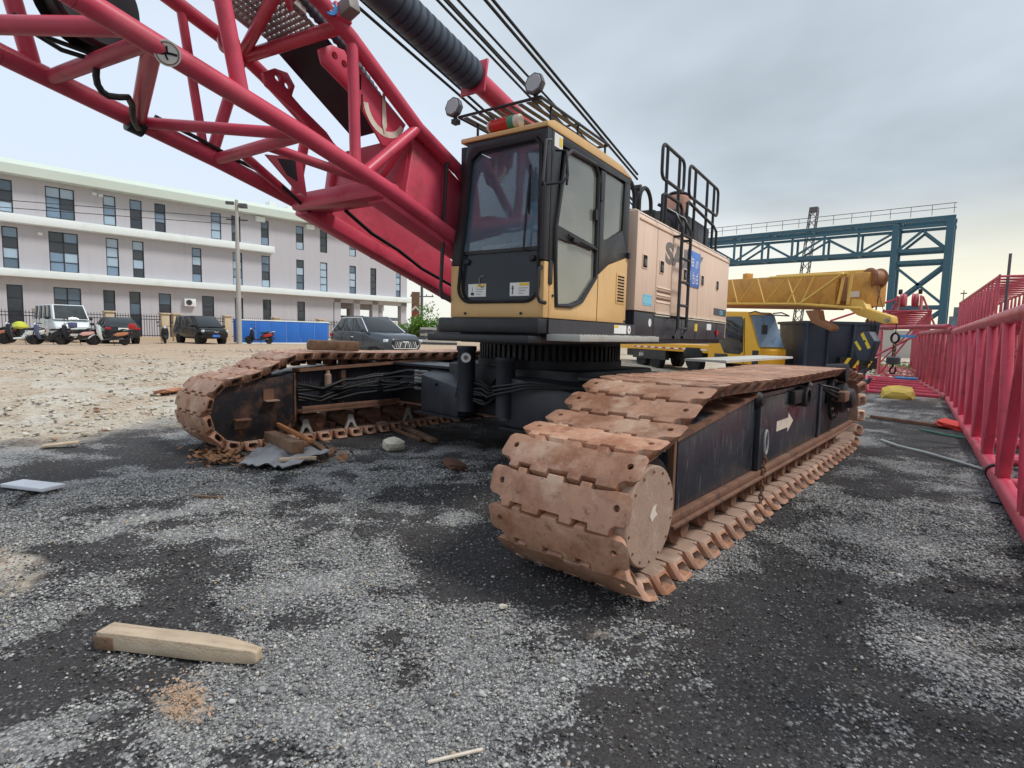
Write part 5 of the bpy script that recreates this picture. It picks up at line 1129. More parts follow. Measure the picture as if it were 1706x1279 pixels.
# grey SUV
def suv():
    loc = (-19.9, 14.1, z_(-19.9, 14.1))
    st = [(-2.32,.72,.45,1.0,.93),(-2.25,.86,.38,1.06,.94),(-1.5,.93,.30,1.08,.95),(0,.94,.28,1.07,.95),(1.0,.94,.30,1.05,.93),(1.25,.93,.32,1.03,.9),(1.9,.90,.34,.97,.86),(2.2,.84,.36,.90,.8),(2.33,.70,.40,.78,.85)]
    c = car('suv', 'dark grey SUV with chrome grille parked in front of the blue hoarding', 'car', loc, R(-5), dict(paint='suv_grey', body=st, house=((-2.15,1.05,1.03),(-1.65,.15,1.66)), hw=.86, topw=.62, cuts=[0,.28,.62,1], mx=.78, axles=(-1.42,1.38), track=.78, wr=.37, bw=.945, zb=.3, seams=(.72,-.25,-1.1), trim=True, glass='car_glass'))
    MB().prism([(-.52,.42),(.52,.42),(.62,.56),(.58,.72),(-.58,.72),(-.62,.56)], 'x', 2.28, 2.37).build('grille', 'sticker_black', c, bevel=.01)
    for k in range(13): MB().obox((2.375,-.48+.08*k,.575),((1,0,0),(0,1,.3 if k > 6 else -.3),(0,-.3 if k > 6 else .3,1)),(.015,.025,.24)).build('grille_bar', 'chrome', c)
    MB().path([(2.37,-.62,.56),(2.375,-.52,.42),(2.375,.52,.42),(2.37,.62,.56)], .018, 6).build('grille_trim', 'chrome', c)
    MB().box(2.38,2.392,-.14,.14,.66,.70).build('badge', 'white', c)
    for s in (-1, 1):
        MB().obox((2.17,s*.72,.72),((1,-.55*s,0),(.55*s,1,0),(0,0,1)),(.16,.36,.12)).build('headlight', 'headlight', c, bevel=.03)
        MB().obox((-2.2,s*.80,.88),((1,0,0),(0,1,0),(0,0,1)),(.2,.2,.16)).build('taillight', 'tail_red', c, bevel=.03)
    MB().box(-1.5,.1,.56,.60,1.67,1.70).box(-1.5,.1,-.60,-.56,1.67,1.70).build('roof_rail', 'chrome', c)
suv()
def mpv():
    st = [(-2.15,.78,.42,1.02,.97),(-2.1,.84,.36,1.05,.97),(0,.85,.30,1.06,.97),(1.2,.85,.30,1.05,.95),(1.5,.84,.32,1.02,.92),(2.0,.80,.34,.94,.88),(2.15,.70,.38,.82,.9)]
    c = car('minivan', 'black minivan with blue number plate parked before the iron fence', 'van', (-39.0, 14.2, z_(-39,14)), R(3), dict(paint='mpv_black', body=st, house=((-2.12,1.55,1.02),(-2.0,.55,1.75)), hw=.80, topw=.66, cuts=[0,.30,.60,.9], mx=1.05, axles=(-1.35,1.4), track=.72, wr=.32, bw=.852, zb=.3, seams=(.85,-.1), handle='mpv_black', glass='car_glass'))
    MB().box(2.10,2.18,-.5,.5,.60,.78).build('grille', 'sticker_black', c, bevel=.01)
    MB().obox((2.2,.06,.75),((1,0,0),(0,1,.5),(0,-.5,1)),(.015,.16,.03)).obox((2.2,-.06,.75),((1,0,0),(0,1,-.5),(0,.5,1)),(.015,.16,.03)).build('badge', 'chrome', c)
    MB().box(2.165,2.185,-.22,.22,.44,.58).build('number_plate', 'plate_blue', c)
    for s in (-1, 1): MB().obox((2.02,s*.68,.80),((1,-.4*s,0),(.4*s,1,0),(0,0,1)),(.16,.26,.15)).build('headlight', 'headlight', c, bevel=.03)
mpv()
def hatch():
    st = [(-2.2,.72,.42,.98,.92),(-2.12,.86,.34,1.02,.93),(-1.2,.91,.28,1.03,.94),(0,.91,.26,1.0,.93),(1.0,.9,.28,.98,.9),(1.9,.84,.32,.88,.85),(2.2,.68,.36,.72,.85)]
    c = car('hatchback', 'dark green-grey car seen from behind with red tail lights and white number plate', 'car', (-39.2, 9.6, z_(-38,9.7)), R(176), dict(paint='car_dark', body=st, house=((-2.05,1.1,.98),(-1.3,.1,1.50)), hw=.82, topw=.58, cuts=[0,.3,.62,1], mx=.75, axles=(-1.35,1.4), track=.76, wr=.34, bw=.915, zb=.3, seams=(.65,-.3)))
    for s in (-1, 1): MB().obox((-2.13,s*.62,.86),((1,.3*s,0),(-.3*s,1,0),(0,0,1)),(.16,.40,.13)).build('taillight', 'tail_red', c, bevel=.02)
    MB().box(-2.225,-2.205,-.24,.24,.78,.90).build('number_plate', 'sticker_white', c)
    MB().box(-2.22,-2.1,-.6,.6,.34,.46).build('bumper_insert', 'rubber', c, bevel=.02)
hatch()
def bus():
    st = [(-2.4,.84,.42,1.30,.99),(-2.35,.87,.36,1.32,.99),(0,.88,.32,1.32,.99),(1.6,.88,.32,1.32,.98),(2.0,.87,.33,1.28,.96),(2.3,.85,.35,1.10,.94),(2.42,.78,.38,.9,.95)]
    c = car('minibus', 'white minibus with a high roof parked behind the row of scooters', 'minibus', (-42.0, 7.6, z_(-42,7.5)), R(2), dict(paint='bus_white', body=st, house=((-2.36,2.28,1.28),(-2.25,1.62,2.14)), hw=.84, topw=.74, cuts=[0,.25,.5,.72,.93], mx=1.75, axles=(-1.5,1.5), track=.74, wr=.34, bw=.882, zb=.3, seams=(1.5,.6), handle='lamp_body', mirror='sticker_black', glass='bus_glass'))
    MB().prism([(-.62,.52),(.62,.52),(.5,.74),(-.5,.74)], 'x', 2.40, 2.46).build('grille', 'sticker_black', c, bevel=.01)
    for s in (-1, 1): MB().obox((2.36,s*.68,.84),((1,-.3*s,0),(.3*s,1,0),(0,0,1)),(.1,.26,.17)).build('headlight', 'headlight', c, bevel=.03)
bus()
# ------------------------------------------------------------------ scooters
def scooter(label, loc, hd, c1, c2, box=None, lean=0):
    s = thing('scooter', label, 'scooter', loc, hd, 'scooters parked in the yard')
    for x, r in ((-.60,.25), (.66,.25)):
        w = MB().lathe((x,-.055,r),(0,1,0),[(0,r*.62),(.005,r*.86),(.03,r),(.08,r),(.105,r*.86),(.11,r*.62)],20).build('wheel', 'tyre', s)
        MB().lathe((x,-.05,r),(0,1,0),[(0,.05),(0,r*.62),(.012,r*.62),(.012,r*.5),(.088,r*.5),(.088,r*.62),(.10,r*.62),(.10,.05)],16).build('rim', 'alloy', w)
    MB().path([(.66,-.08,.25),(.60,-.08,.55),(.50,0,.98)],.025,8).path([(.66,.08,.25),(.60,.08,.55),(.50,0,.98)],.025,8).build('fork', 'iron', s)
    # rear body with a kicked-up tail, floorboard, leg shield
    hull = [(-.92,.05,.62,.72),(-.80,.12,.50,.76),(-.58,.15,.44,.74),(-.30,.165,.34,.70),(-.10,.15,.28,.56),(.0,.15,.24,.36),(.30,.16,.24,.33)]
    loft([[(x,-w*.7,zb),(x,w*.7,zb),(x,w,zb+(zt-zb)*.45),(x,w*.8,zt-.03),(x,w*.5,zt),(x,-w*.5,zt),(x,-w*.8,zt-.03),(x,-w,zb+(zt-zb)*.45)] for x,w,zb,zt in hull]).build('body', 'scoot_white' if c1 == 'scoot_white' else 'scoot_black', s, ang=45)
    for y in (-1, 1): MB().prism([(-.80,.60),(-.74,.70),(-.30,.66),(-.12,.54),(-.3,.46),(-.62,.52)], 'y', y*.155, y*.175).build('side_panel', c1, s, bevel=.008)
    MB().prism([(-.62,.30),(-.25,.26),(-.05,.26),(-.1,.40),(-.5,.42)], 'y', -.10, .10).build('engine_cover', 'lamp_body', s, bevel=.02)
    loft([[(x0,-w,z),(x0,w,z),(x1,w*.7,z),(x1,-w*.7,z)] for x0,x1,w,z in [(.30,.40,.17,.26),(.36,.50,.20,.46),(.38,.58,.20,.70),(.40,.56,.15,.94),(.44,.54,.10,1.0)]]).build('leg_shield', c2, s, bevel=.02, ang=45)
    MB().prism([(-.86,.76),(-.84,.83),(-.5,.86),(-.38,.80),(-.12,.80),(.0,.74),(-.06,.69),(-.6,.73)], 'y', -.14, .14).build('seat', 'scoot_black', s, bevel=.03)
    MB().path([(.36,-.36,1.04),(.44,-.2,1.06),(.48,0,1.02),(.44,.2,1.06),(.36,.36,1.04)],.018,8).build('handlebar', 'iron', s)
    for y in (-.33,.33): MB().tube((.39,y*.85,1.05),(.34,y*1.12,1.04),.026,8).build('grip', 'rubber', s)
    MB().lathe((.53,0,.98),(1,0,.1),[(-.1,.06),(.03,.085),(.05,.06)],14).build('headlamp', 'headlight', s)
    for y in (-.3,.3): MB().path([(.42,y,1.05),(.40,y*1.15,1.24)],.008,6).obox((.40,y*1.2,1.28),((1,0,0),(0,1,0),(0,0,1)),(.02,.14,.08)).build('mirror', 'iron', s)
    MB().obox((-.92,0,.68),((1,0,.3),(0,1,0),(-.3,0,1)),(.05,.18,.07)).build('taillight', 'tail_red', s, bevel=.01)
    MB().path([(-.55,.16,.74),(-.85,.15,.84),(-1.0,.10,.86),(-1.0,-.10,.86),(-.85,-.15,.84),(-.55,-.16,.74)],.014,6).build('grab_rail', 'steel', s)
    MB().prism([(.40,.46),(.50,.56),(.70,.55),(.90,.42),(.94,.30),(.88,.34),(.70,.50),(.52,.50)], 'y', -.075, .075).build('front_mudguard', c2, s, bevel=.01)
    MB().prism([(-.62,.42),(-.80,.50),(-.95,.40),(-.98,.28),(-.93,.30),(-.80,.46),(-.64,.46)], 'y', -.07, .07).build('rear_mudguard', 'scoot_black', s, bevel=.008)
    MB().path([(-.1,-.1,.26),(-.12,-.16,.06),(-.16,-.18,.0)],.014,6).build('side_stand', 'iron', s)
    if box: MB().box(-1.12,-.78,-.19,.19,.86,1.14).build('top_box', box, s, bevel=.05)
    return s
def gp(x, y): return (x, y, z_(x, y))
scooter('black and white scooter with pale side panel at the far left of the row', gp(-36.3,5.0), R(-105), 'scoot_white', 'scoot_black')
scooter('black scooter with silver trim second in the row of scooters', gp(-35.9,6.0), R(-108), 'scoot_black', 'scoot_blue', 'scoot_blue')
scooter('pink and dark scooter standing in front of the minibus', gp(-35.4,7.0), R(-112), 'scoot_pink', 'scoot_black')
scooter('scooter with orange seat cover and red top box beside the dark car', gp(-34.8,8.3), R(-108), 'scoot_orange', 'scoot_white', 'scoot_red')
scooter('orange-brown scooter cut off by the left edge of the photo', gp(-37.4,4.0), R(-90), 'scoot_orange', 'scoot_orange')
scooter('dark scooter standing between the minibus and the left edge, yellow cover on it', gp(-39.4,5.6), R(-70), 'scoot_black', 'scoot_black')
scooter('black scooter facing the yard in front of the fence gate pillars', gp(-38.3,11.9), R(-15), 'scoot_black', 'scoot_black')
scooter('dark scooter with red tail parked against the blue hoarding', gp(-37.2,17.2), R(-100), 'scoot_red', 'scoot_black', None)
tag(MB().lathe((-38.8,5.3,z_(-38,5)+.75),(0,0,1),[(0,.3),(.1,.34),(.3,.25),(.38,.08)],9).build('seat_cover', 'cloth_yellow'), 'yellow-green cover draped over the dark scooter beside the minibus', 'cover')

# ------------------------------------------------------------------ red lattice boom sections lying on the right
def lattice(name, label, p0, p1, w, h, bays, rc, rl, z0=0., m='red_old', right=1, cross=True, group='red boom sections on the ground', h1=None):
    """box lattice from p0 to p1 (left lower chord); the section extends to the right of that line"""
    p0 = Vector((p0[0], p0[1], 0)); p1 = Vector((p1[0], p1[1], 0)); d = (p1-p0).normalized(); r = Vector((d.y, -d.x, 0))*right; Ln = (p1-p0).length
    t = thing(name, label, 'boom section', (p0.x, p0.y, z0), group=group); h1 = h if h1 is None else h1
    def P(s, side, lev):
        hh = h+(h1-h)*s/Ln; return d*s+r*(w*side)+Vector((0,0,rc+(hh-2*rc)*lev))
    for side in (0, 1):
        for lev in (0, 1): tube_obj('chord', P(0,side,lev), P(Ln,side,lev), rc, m, t, 16)
    b = Ln/bays
    for k in range(bays):
        s0, s1 = k*b, (k+1)*b
        for side in (0, 1):
            tube_obj('lacing', P(s0+.04,side,0), P(s0+.5*b,side,1), rl, m, t, 12); tube_obj('lacing', P(s0+.5*b+.06,side,1), P(s1-.04,side,0), rl, m, t, 12)
        if cross:
            for lev in (0, 1):
                tube_obj('lacing', P(s0,0,lev), P(s0,1,lev), rl*.9, m, t, 12); tube_obj('lacing', P(s0,0,lev), P(s1,1,lev), rl*.9, m, t, 12)
    for s in (0, Ln):
        for side in (0, 1): tube_obj('end_post', P(s,side,0), P(s,side,1), rl*1.1, m, t, 12)
        for lev in (0, 1): tube_obj('end_bar', P(s,0,lev), P(s,1,lev), rl*1.1, m, t, 12)
        tube_obj('lacing', P(s,0,0), P(s,1,1), rl*.9, m, t, 12)
        for side in (0, 1):
            for lev in (0, 1):
                c = P(s,side,lev); e = d*(.06 if s else -.06)
                MB().obox(c+e,(d,r,(0,0,1)),(.16,rc*1.1,rc*2.5)).build('pin_lug', m, t, bevel=.01)
    return t
s1_ = lattice('boom_section', 'red lattice boom section nearest the camera along the right edge', (.62, 3.2), (-.80, 19.4), 1.9, 2.02, 10, .088, .06, m='red')
MB().lathe((-.473,5.4,.095),(-.0876,1,0),[(0,.104),(.08,.104)],16).build('strap', 'hose', s1_)
s2_ = lattice('boom_section', 'red lattice boom section behind the nearest one with a long pipe across its end', (-.86, 19.9), (-2.26, 28.2), 1.9, 2.08, 7, .08, .052)
o2 = Vector((-.86,19.9,0))
tube_obj('end_pipe', Vector((-1.0,20.6,2.10))-o2, Vector((-3.97,26.5,2.15))-o2, .075, 'red_old', s2_, 16)
tube_obj('strut', Vector((-2.35,28.1,1.95))-o2, Vector((-4.3,27.3,.60))-o2, .045, 'red_old', s2_, 12)
MB().lathe(Vector((-3.97,26.5,1.96))-o2,(0,0,1),[(0,.10),(.34,.10)],14).build('pipe_end', 'red_old', s2_)
MB().obox(Vector((-2.6,27.2,1.86))-o2,((.5,.86,0),(-.86,.5,0),(0,0,1)),(.9,.06,.10)).build('blue_strip', 'sticker_blue', s2_)
fr_ = thing('ground_frame', 'flat red tubular frame lying on the ground left of the boom sections', 'frame', (-2.6, 20.3, 0), group='red boom sections on the ground')
of = Vector((-2.6,20.3,0)); ga, gb = (Vector((-2.85,20.35,.08)), Vector((-4.1,28.7,.08))), (Vector((-1.05,20.15,.08)), Vector((-2.25,27.9,.08)))
for k in range(7): tube_obj('cross_tube', ga[0].lerp(ga[1],k/6)-of, gb[0].lerp(gb[1],k/6)-of, .06, 'red', fr_, 12)
tube_obj('side_tube', ga[0]-of, ga[1]-of, .06, 'red', fr_, 12)
tag(MB().box(-2.9,-2.2,27.0,27.9,.14,.2).build('tarpaulin', 'sticker_blue'), 'blue folded tarpaulin lying on the red ground frame', 'tarpaulin')
lattice('boom_section', 'red lattice section under the upper one, standing far behind on the right', (.05, 27.6), (-1.70, 44), 1.9, 2.0, 10, .06, .04)
u_ = lattice('boom_section', 'upper red lattice boom section stacked on another at the right', (.0, 27.3), (-1.72, 44.2), 1.9, 2.1, 14, .055, .036, z0=2.06)
tube_obj('mast_post', (.25,1.2,.1), (.25,1.2,3.0), .05, 'far_steel', u_, 10)
hd = lattice('pulley_section', 'red boom head section with pulleys on top seen end-on below the blue gantry', (-3.95, 31.0), (-5.5, 42), 1.75, 3.1, 9, .06, .045, h1=2.6)
for k, (x, y) in enumerate(((.55,.4),(1.0,.4),(.55,.9),(1.0,.9))):
    MB().lathe((x,y,3.55),(1,0,0),[(0,.28),(.04,.32),(.10,.26),(.16,.32),(.20,.28)],20).build('pulley', 'red_old', hd)
MB().box(.4,.46,.2,1.1,3.05,3.75).box(1.3,1.36,.2,1.1,3.05,3.75).build('pulley_plate', 'red_old', hd)
for x in (.45,1.2): MB().lathe((x,.6,3.95),(1,0,0),[(0,.12),(.14,.12)],14).build('guide_roller', 'undercarriage', hd)
tube_obj('stay', (.4,.3,3.6), (-2.3,.6,2.6), .05, 'red_old', hd, 10); tube_obj('stay', (1.4,.3,3.7), (2.0,.3,2.2), .04, 'red_old', hd, 10); tube_obj('stay', (.4,.2,3.4), (-.1,.0,2.2), .04, 'red_old', hd, 10)

# ------------------------------------------------------------------ yellow truck crane
def truck():
    t = thing('truck_crane', 'yellow truck crane with low half cab and stowed telescopic boom behind the crawler crane', 'truck', (-2.96, 20.69, 0), R(-33))
    Z0 = .55
    ch = MB().box(-14.5,-6.5,-1.2,1.2,.95,1.28).build('chassis', 'truck_yellow', t, bevel=.03)
    MB().box(-15,-3.6,-.5,.5,.55,.94).build('frame', 'undercarriage', t)
    MB().box(-13.0,-6.6,-1.23,-1.205,1.06,1.12).build('reflector_strip', 'white', t)
    for k in range(9): MB().box(-12.9+.7*k,-12.6+.7*k,-1.236,-1.2305,1.062,1.118).build('reflector', 'tail_red', t)
    for x in (-12.2,-10.8,-7.6):
        for s in (-1,1): wheel(t, x, s*1.02, .5, .34, s, 'truck_yellow')
    for s in (-1,1): MB().prism([(-8.3,.95),(-8.1,1.16),(-7.1,1.16),(-6.9,.95),(-6.9,.75),(-8.3,.75)], 'y', s*1.0, s*1.24).build('mudguard', 'rubber', t, bevel=.02)
    tm = text_mesh('aini', .34, 'sticker_white'); q = obj('flap_lettering', tm, t); q.matrix_basis = Matrix.Translation((-12.3,-1.25,.62)) @ Matrix(((1,0,0,0),(0,0,-1,0),(0,1,0,0),(0,0,0,1)))
    MB().box(-13.0,-9.8,-1.22,-1.0,.5,.94).build('mud_flap', 'black', t)
    # half cab
    cabp = [(-6.5,.62),(-3.42,.62),(-3.40,1.22),(-3.52,1.26),(-4.12,2.52),(-4.3,2.64),(-6.3,2.72),(-6.5,2.62)]
    cab = MB().prism(cabp, 'y', -1.24, -.02).build('cab', 'truck_yellow', t, bevel=.05, segs=3)
    MB().prism([(-6.38,1.78),(-5.65,1.36),(-5.4,1.02),(-4.5,1.0),(-4.3,1.12),(-4.36,2.34),(-4.5,2.46),(-6.35,2.50)], 'y', -1.262, -1.243).build('side_window', 'car_glass', t, bevel=.01)
    MB().path([(-4.24,-1.25,.66),(-4.22,-1.25,1.1),(-4.32,-1.25,2.4)], .012, 6).build('door_seam', 'sticker_black', t)
    MB().add([(-3.50,-1.16,1.30),(-3.50,-.10,1.30),(-4.09,-.10,2.50),(-4.09,-1.16,2.50),(-3.47,-1.16,1.32),(-3.47,-.10,1.32),(-4.06,-.10,2.52),(-4.06,-1.16,2.52)],[(0,1,2,3),(7,6,5,4),(0,4,5,1),(1,5,6,2),(2,6,7,3),(3,7,4,0)]).build('windscreen', 'pane_sky', t)
    MB().path([(-4.15,-1.2,2.58),(-3.8,-1.2,2.64),(-3.3,-1.15,2.5),(-3.2,-.2,2.48),(-3.7,-.1,2.62),(-4.15,-.1,2.6)], .025, 6).build('sun_visor', 'engine_grey', t)
    MB().box(-3.75,-3.45,-1.27,-1.24,.65,1.18).build('corner_guard', 'black', t)
    MB().obox((-3.15,-1.3,1.95),((1,0,0),(0,1,0),(0,0,1)),(.08,.2,.34)).path([(-4.2,-1.2,2.5),(-3.3,-1.3,2.45),(-3.15,-1.3,2.1)],.012,6).build('mirror', 'black', t)
    MB().box(-6.0,-5.2,-1.28,-1.24,.72,.98).build('step_box', 'black', t, bevel=.02)
    # telescopic boom, tip a little lower than the foot
    def bz(x): return 3.20-.048*x
    def seg(name, x0, x1, y, h, m, dz=0):
        return MB().add([(x,sy*y,bz(x)+dz+sz*h/2) for x in (x0,x1) for sy in (-1,1) for sz in (-1,1)], [(0,1,3,2),(4,6,7,5),(0,4,5,1),(2,3,7,6),(0,2,6,4),(1,5,7,3)]).build(name, m, t, bevel=.03)
    seg('boom', -11.5, -1.1, .38, .98, 'boom_yellow', .08); seg('boom_lower_face', -11.4, -1.3, .33, .20, 'boom_brown', -.52)
    seg('boom_collar', -1.6, -1.0, .44, 1.12, 'boom_yellow', .06); seg('inner_boom', -1.0, -.3, .32, .8, 'boom_brown', .05)
    seg('boom_head', -.6, .12, .40, 1.05, 'boom_yellow', .03)
    MB().lathe((-.0,-.25,3.58),(0,1,0),[(0,.28),(.05,.32),(.1,.26),(.4,.26),(.45,.32),(.5,.28)],22).build('head_sheave', 'boom_brown', t)
    MB().box(-5.95,-5.7,-.16,.16,3.95,4.28).build('roller_box', 'boom_yellow', t, bevel=.02)
    seg('top_rail', -4.2, .0, .05, .10, 'lattice_yellow', .62)
    MB().box(-.45,-.1,-.43,-.41,3.0,3.18).build('number_board', 'cream', t)
    # lattice jib folded along the near side
    J0, J1 = -11.0, .0; yj = -.62
    T = lambda p, q, r=.035: tube_obj('jib_tube', p, q, r, 'lattice_yellow', t, 10)
    zt, zb_ = lambda x: bz(x)+.50+.02*x*0, lambda x: bz(x)-.46
    for yy in (yj, yj-.45): 
        T((J0,yy,zb_(J0)), (-1.8,yy,zb_(-1.8)), .04)
    T((-1.8,yj-.45,zb_(-1.8)), (.3,yj-.1,zb_(.3)-.12), .05); T((-3.6,yj-.2,zt(-3.6)), (-.2,yj-.2,zt(-.2)), .05)
    x = J0; k = 0
    while x < -2.2:
        T((x,yj-.45,zb_(x)), (x+.75,yj-.2,zt(x+.75)), .022); T((x+.75,yj-.2,zt(x+.75)), (x+1.5,yj-.45,zb_(x+1.5)), .022); x += 1.5
    T((-1.8,yj-.45,zb_(-1.8)), (-.3,yj-.3,zt(-.3)), .045); T((-2.4,yj-.45,zb_(-2.4)), (-2.0,yj-.2,zt(-2.)), .035); T((-1.8,yj-.4,zb_(-1.8)), (-1.5,yj-.2,zt(-1.5)), .035); T((-.35,yj-.2,zt(-.35)), (-.4,yj-.3,zb_(-.4)), .045); T((-.05,yj-.2,zt(-.05)), (-.05,yj-.3,zb_(-.05)), .04)
    MB().prism([(-1.9,2.62),(-1.35,2.62),(-1.25,2.3),(-.75,2.12),(-.65,2.0),(-.8,1.92),(-1.6,2.2)], 'y', -.75, -.5).build('jib_bracket', 'boom_brown', t, bevel=.02)
    MB().prism([(-.35,2.95),(.05,2.9),(.2,2.62),(1.05,2.36),(1.1,2.16),(.85,2.14),(-.1,2.42),(-.4,2.6)], 'y', -.45, -.2).build('jib_nose', 'lattice_yellow', t, bevel=.02)
    MB().lathe((.95,-.50,2.25),(0,1,0),[(0,.06),(.35,.06)],12).build('jib_pin', 'steel', t)
    for y in (-.15,.0,.15): MB().tube((.0,y,3.5),(.02,y,1.9),.012,6).build('hoist_rope', 'rope', t)
    MB().tube((.1,-.1,3.6),(.75,-.3,2.3),.010,6).build('hoist_rope', 'rope', t); MB().tube((.2,.1,3.7),(.05,.05,2.0),.010,6).build('hoist_rope', 'rope', t)
truck()
def hook_block():
    h = thing('hook_block', 'big hook block with black and yellow stripes hanging from the yellow boom', 'hook', (-3.0, 20.5, .0), R(-33))
    pr = [(-.33,1.55),(-.10,1.90),(.16,1.92),(.40,1.62),(.34,1.45),(.20,1.0),(-.16,1.0),(-.30,1.45)]
    b = MB().prism(pr, 'y', -.14, .14).build('cheek_plate', 'bin_navy', h, bevel=.03)
    def stripe(p, q, w):
        m = MB().beam(Vector((p[0],-.144,p[1])), Vector((q[0],-.144,q[1])), w, .004, up=(0,1,0)); m.build('stripe', 'sticker_yellow', h, smooth=False)
    stripe((-.06,1.86),(.24,1.40),.11); stripe((-.27,1.60),(-.06,1.34),.09)
    MB().lathe((.07,-.15,1.62),(0,-1,0),[(0,.03),(.02,.03)],10).build('pin', 'sticker_black', h)
    MB().lathe((0,0,1.0),(0,0,-1),[(0,.16),(.08,.16),(.10,.10),(.25,.09)],18).build('swivel', 'undercarriage', h)
    MB().path([(0.02,0,.80),(.0,0,.66),(-.10,0,.60),(-.16,0,.48),(-.10,0,.36),(.04,0,.31),(.18,0,.37),(.24,0,.50)], [.08,.085,.09,.1,.105,.1,.075,.04], 12).build('hook', 'engine_grey', h)
    MB().obox((-.20,-.05,.76),((1,0,0),(0,1,0),(0,0,1)),(.08,.05,.18)).build('latch_flag', 'tail_red', h)
hook_block()
def ball_hook():
    h = thing('ball_hook', 'small hook with a ball weight on a chain right of the striped hook block', 'hook', (-2.33, 21.1, 0), R(-33))
    MB().path([(.13*math.cos(R(a)),0,1.74+.15*math.sin(R(a))) for a in range(0,360,20)], .035, 8, True).build('ring', 'undercarriage', h)
    for k in range(5): MB().path([((.05*math.cos(R(a)) if k % 2 else 0),(0 if k % 2 else .05*math.cos(R(a))),1.52-.11*k+.08*math.sin(R(a))) for a in range(0,360,40)], .022, 6, True).build('chain_link', 'rust_ledge', h)
    MB().lathe((0,0,.92),(0,0,1),[(0,.15),(.03,.19),(.20,.19),(.24,.13)],20).build('weight', 'engine_grey', h)
    MB().path([(0,0,.92),(0,0,.84),(-.07,0,.78),(-.10,0,.69),(-.04,0,.62),(.06,0,.63),(.11,0,.72),(.08,0,.82)], .03, 8).build('hook', 'undercarriage', h)
    MB().tube((0,0,1.88),(.02,-.02,2.3),.015,6).build('rope', 'rope', h)
ball_hook()
def steel_bin():
    b = thing('steel_bin', 'dark navy steel bin with black and yellow chevrons beside the yellow truck cab', 'bin', (-4.9, 24.2, 0), R(40))
    MB().add([(-1.2,-.9,.5),(1.2,-.9,.5),(1.2,.9,.5),(-1.2,.9,.5),(-1.35,-1.0,2.3),(1.35,-1.0,2.3),(1.35,1.0,2.3),(-1.35,1.0,2.3)],[(0,3,2,1),(4,5,6,7),(0,1,5,4),(1,2,6,5),(2,3,7,6),(3,0,4,7)]).build('shell', 'bin_navy', b, bevel=.03)
    MB().box(-1.40,1.40,-1.06,1.06,2.22,2.32).build('rim', 'bin_navy', b)
    for x in (-1.3,-.45,.45,1.3): MB().beam((x*.93,-.96,.55),(x,-1.06,2.22),.08,.10).build('rib', 'bin_navy', b)
    MB().box(-.1,1.25,-1.25,-1.05,.62,1.02).build('chevron_board', 'sticker_black', b)
    for k in range(3): MB().prism([(-.05+.42*k,.64),(.08+.42*k,.64),(.30+.42*k,1.0),(.17+.42*k,1.0)], 'y', -1.262, -1.252).build('chevron', 'sticker_yellow', b)
    for x in (-1.05,1.05):
        for y in (-.7,.7): MB().box(x-.1,x+.1,y-.1,y+.1,0,.5).build('leg', 'bin_navy', b)
    MB().lathe((1.25,-.9,2.35),(1,.2,0),[(-.3,.1),(.3,.1)],12).build('roller', 'boom_brown', b)
    MB().beam((-.4,.0,2.3),(-.4,.0,3.2),.16,.22).build('post', 'grey_letter', b)
steel_bin()
# ------------------------------------------------------------------ blue gantry
def gantry():
    g = thing('gantry', 'tall blue steel runway gantry with lattice girder behind the yellow crane', 'gantry', (-4.4, 77, 0))
    B = lambda name, p, q, w=.42: MB().beam(p, q, w, w).build(name, 'gantry_blue', g, smooth=False)
    for y in (0, 2.6):
        B('post', (0,y,0), (0,y,15.1), .7); B('post', (-4.9,y,0), (-4.9,y,14.9), .62)
        for z, w in ((15.2,.38),(14.45,.3)): B('girder_chord', (.4,y,z), (-46,y,z), w)
        B('girder_chord', (-4.9,y,11.85), (-46,y,11.85), .36)
        for z in (11.9, 10.6, 5.6): B('brace', (0,y,z), (-4.9,y,z), .36)
        B('brace', (0,y,11.7), (-2.4,y,14.0), .26); B('brace', (-4.9,y,11.7), (-2.4,y,14.0), .26)
        B('brace', (0,y,10.4), (-4.9,y,5.8), .28); B('brace', (-4.9,y,10.4), (0,y,5.8), .28); B('brace', (0,y,5.4), (-4.9,y,1.0), .3); B('brace', (-4.9,y,5.4), (0,y,1.0), .3)
        x = -4.9; k = 0
        while x > -44:
            B('strut', (x-3.6,y,11.9), (x-3.6,y,14.4), .24); B('diagonal', (x,y,11.9) if k % 2 else (x,y,14.1), (x-3.6,y,14.1) if k % 2 else (x-3.6,y,11.9), .22)
            x -= 3.6; k += 1
        B('post', (-46,y,0), (-46,y,15), .85)
    for x in np.arange(0, -46, -4.6): B('cross_tie', (x,0,15.1), (x,2.6,15.1), .3); 
    for x in np.arange(-4.9, -46, -3.6): B('cross_tie', (x,0,11.85), (x,2.6,11.85), .3)
    MB().beam((.4,-.4,16.6),(-46,-.4,16.6),.06,.06).build('handrail', 'far_steel', g); MB().beam((.4,-.4,16.1),(-46,-.4,16.1),.05,.05).build('handrail', 'far_steel', g)
    for x in np.arange(.2, -46, -1.9): MB().beam((x,-.4,15.5),(x,-.4,16.6),.05,.05).build('rail_post', 'far_steel', g, smooth=False)
gantry()
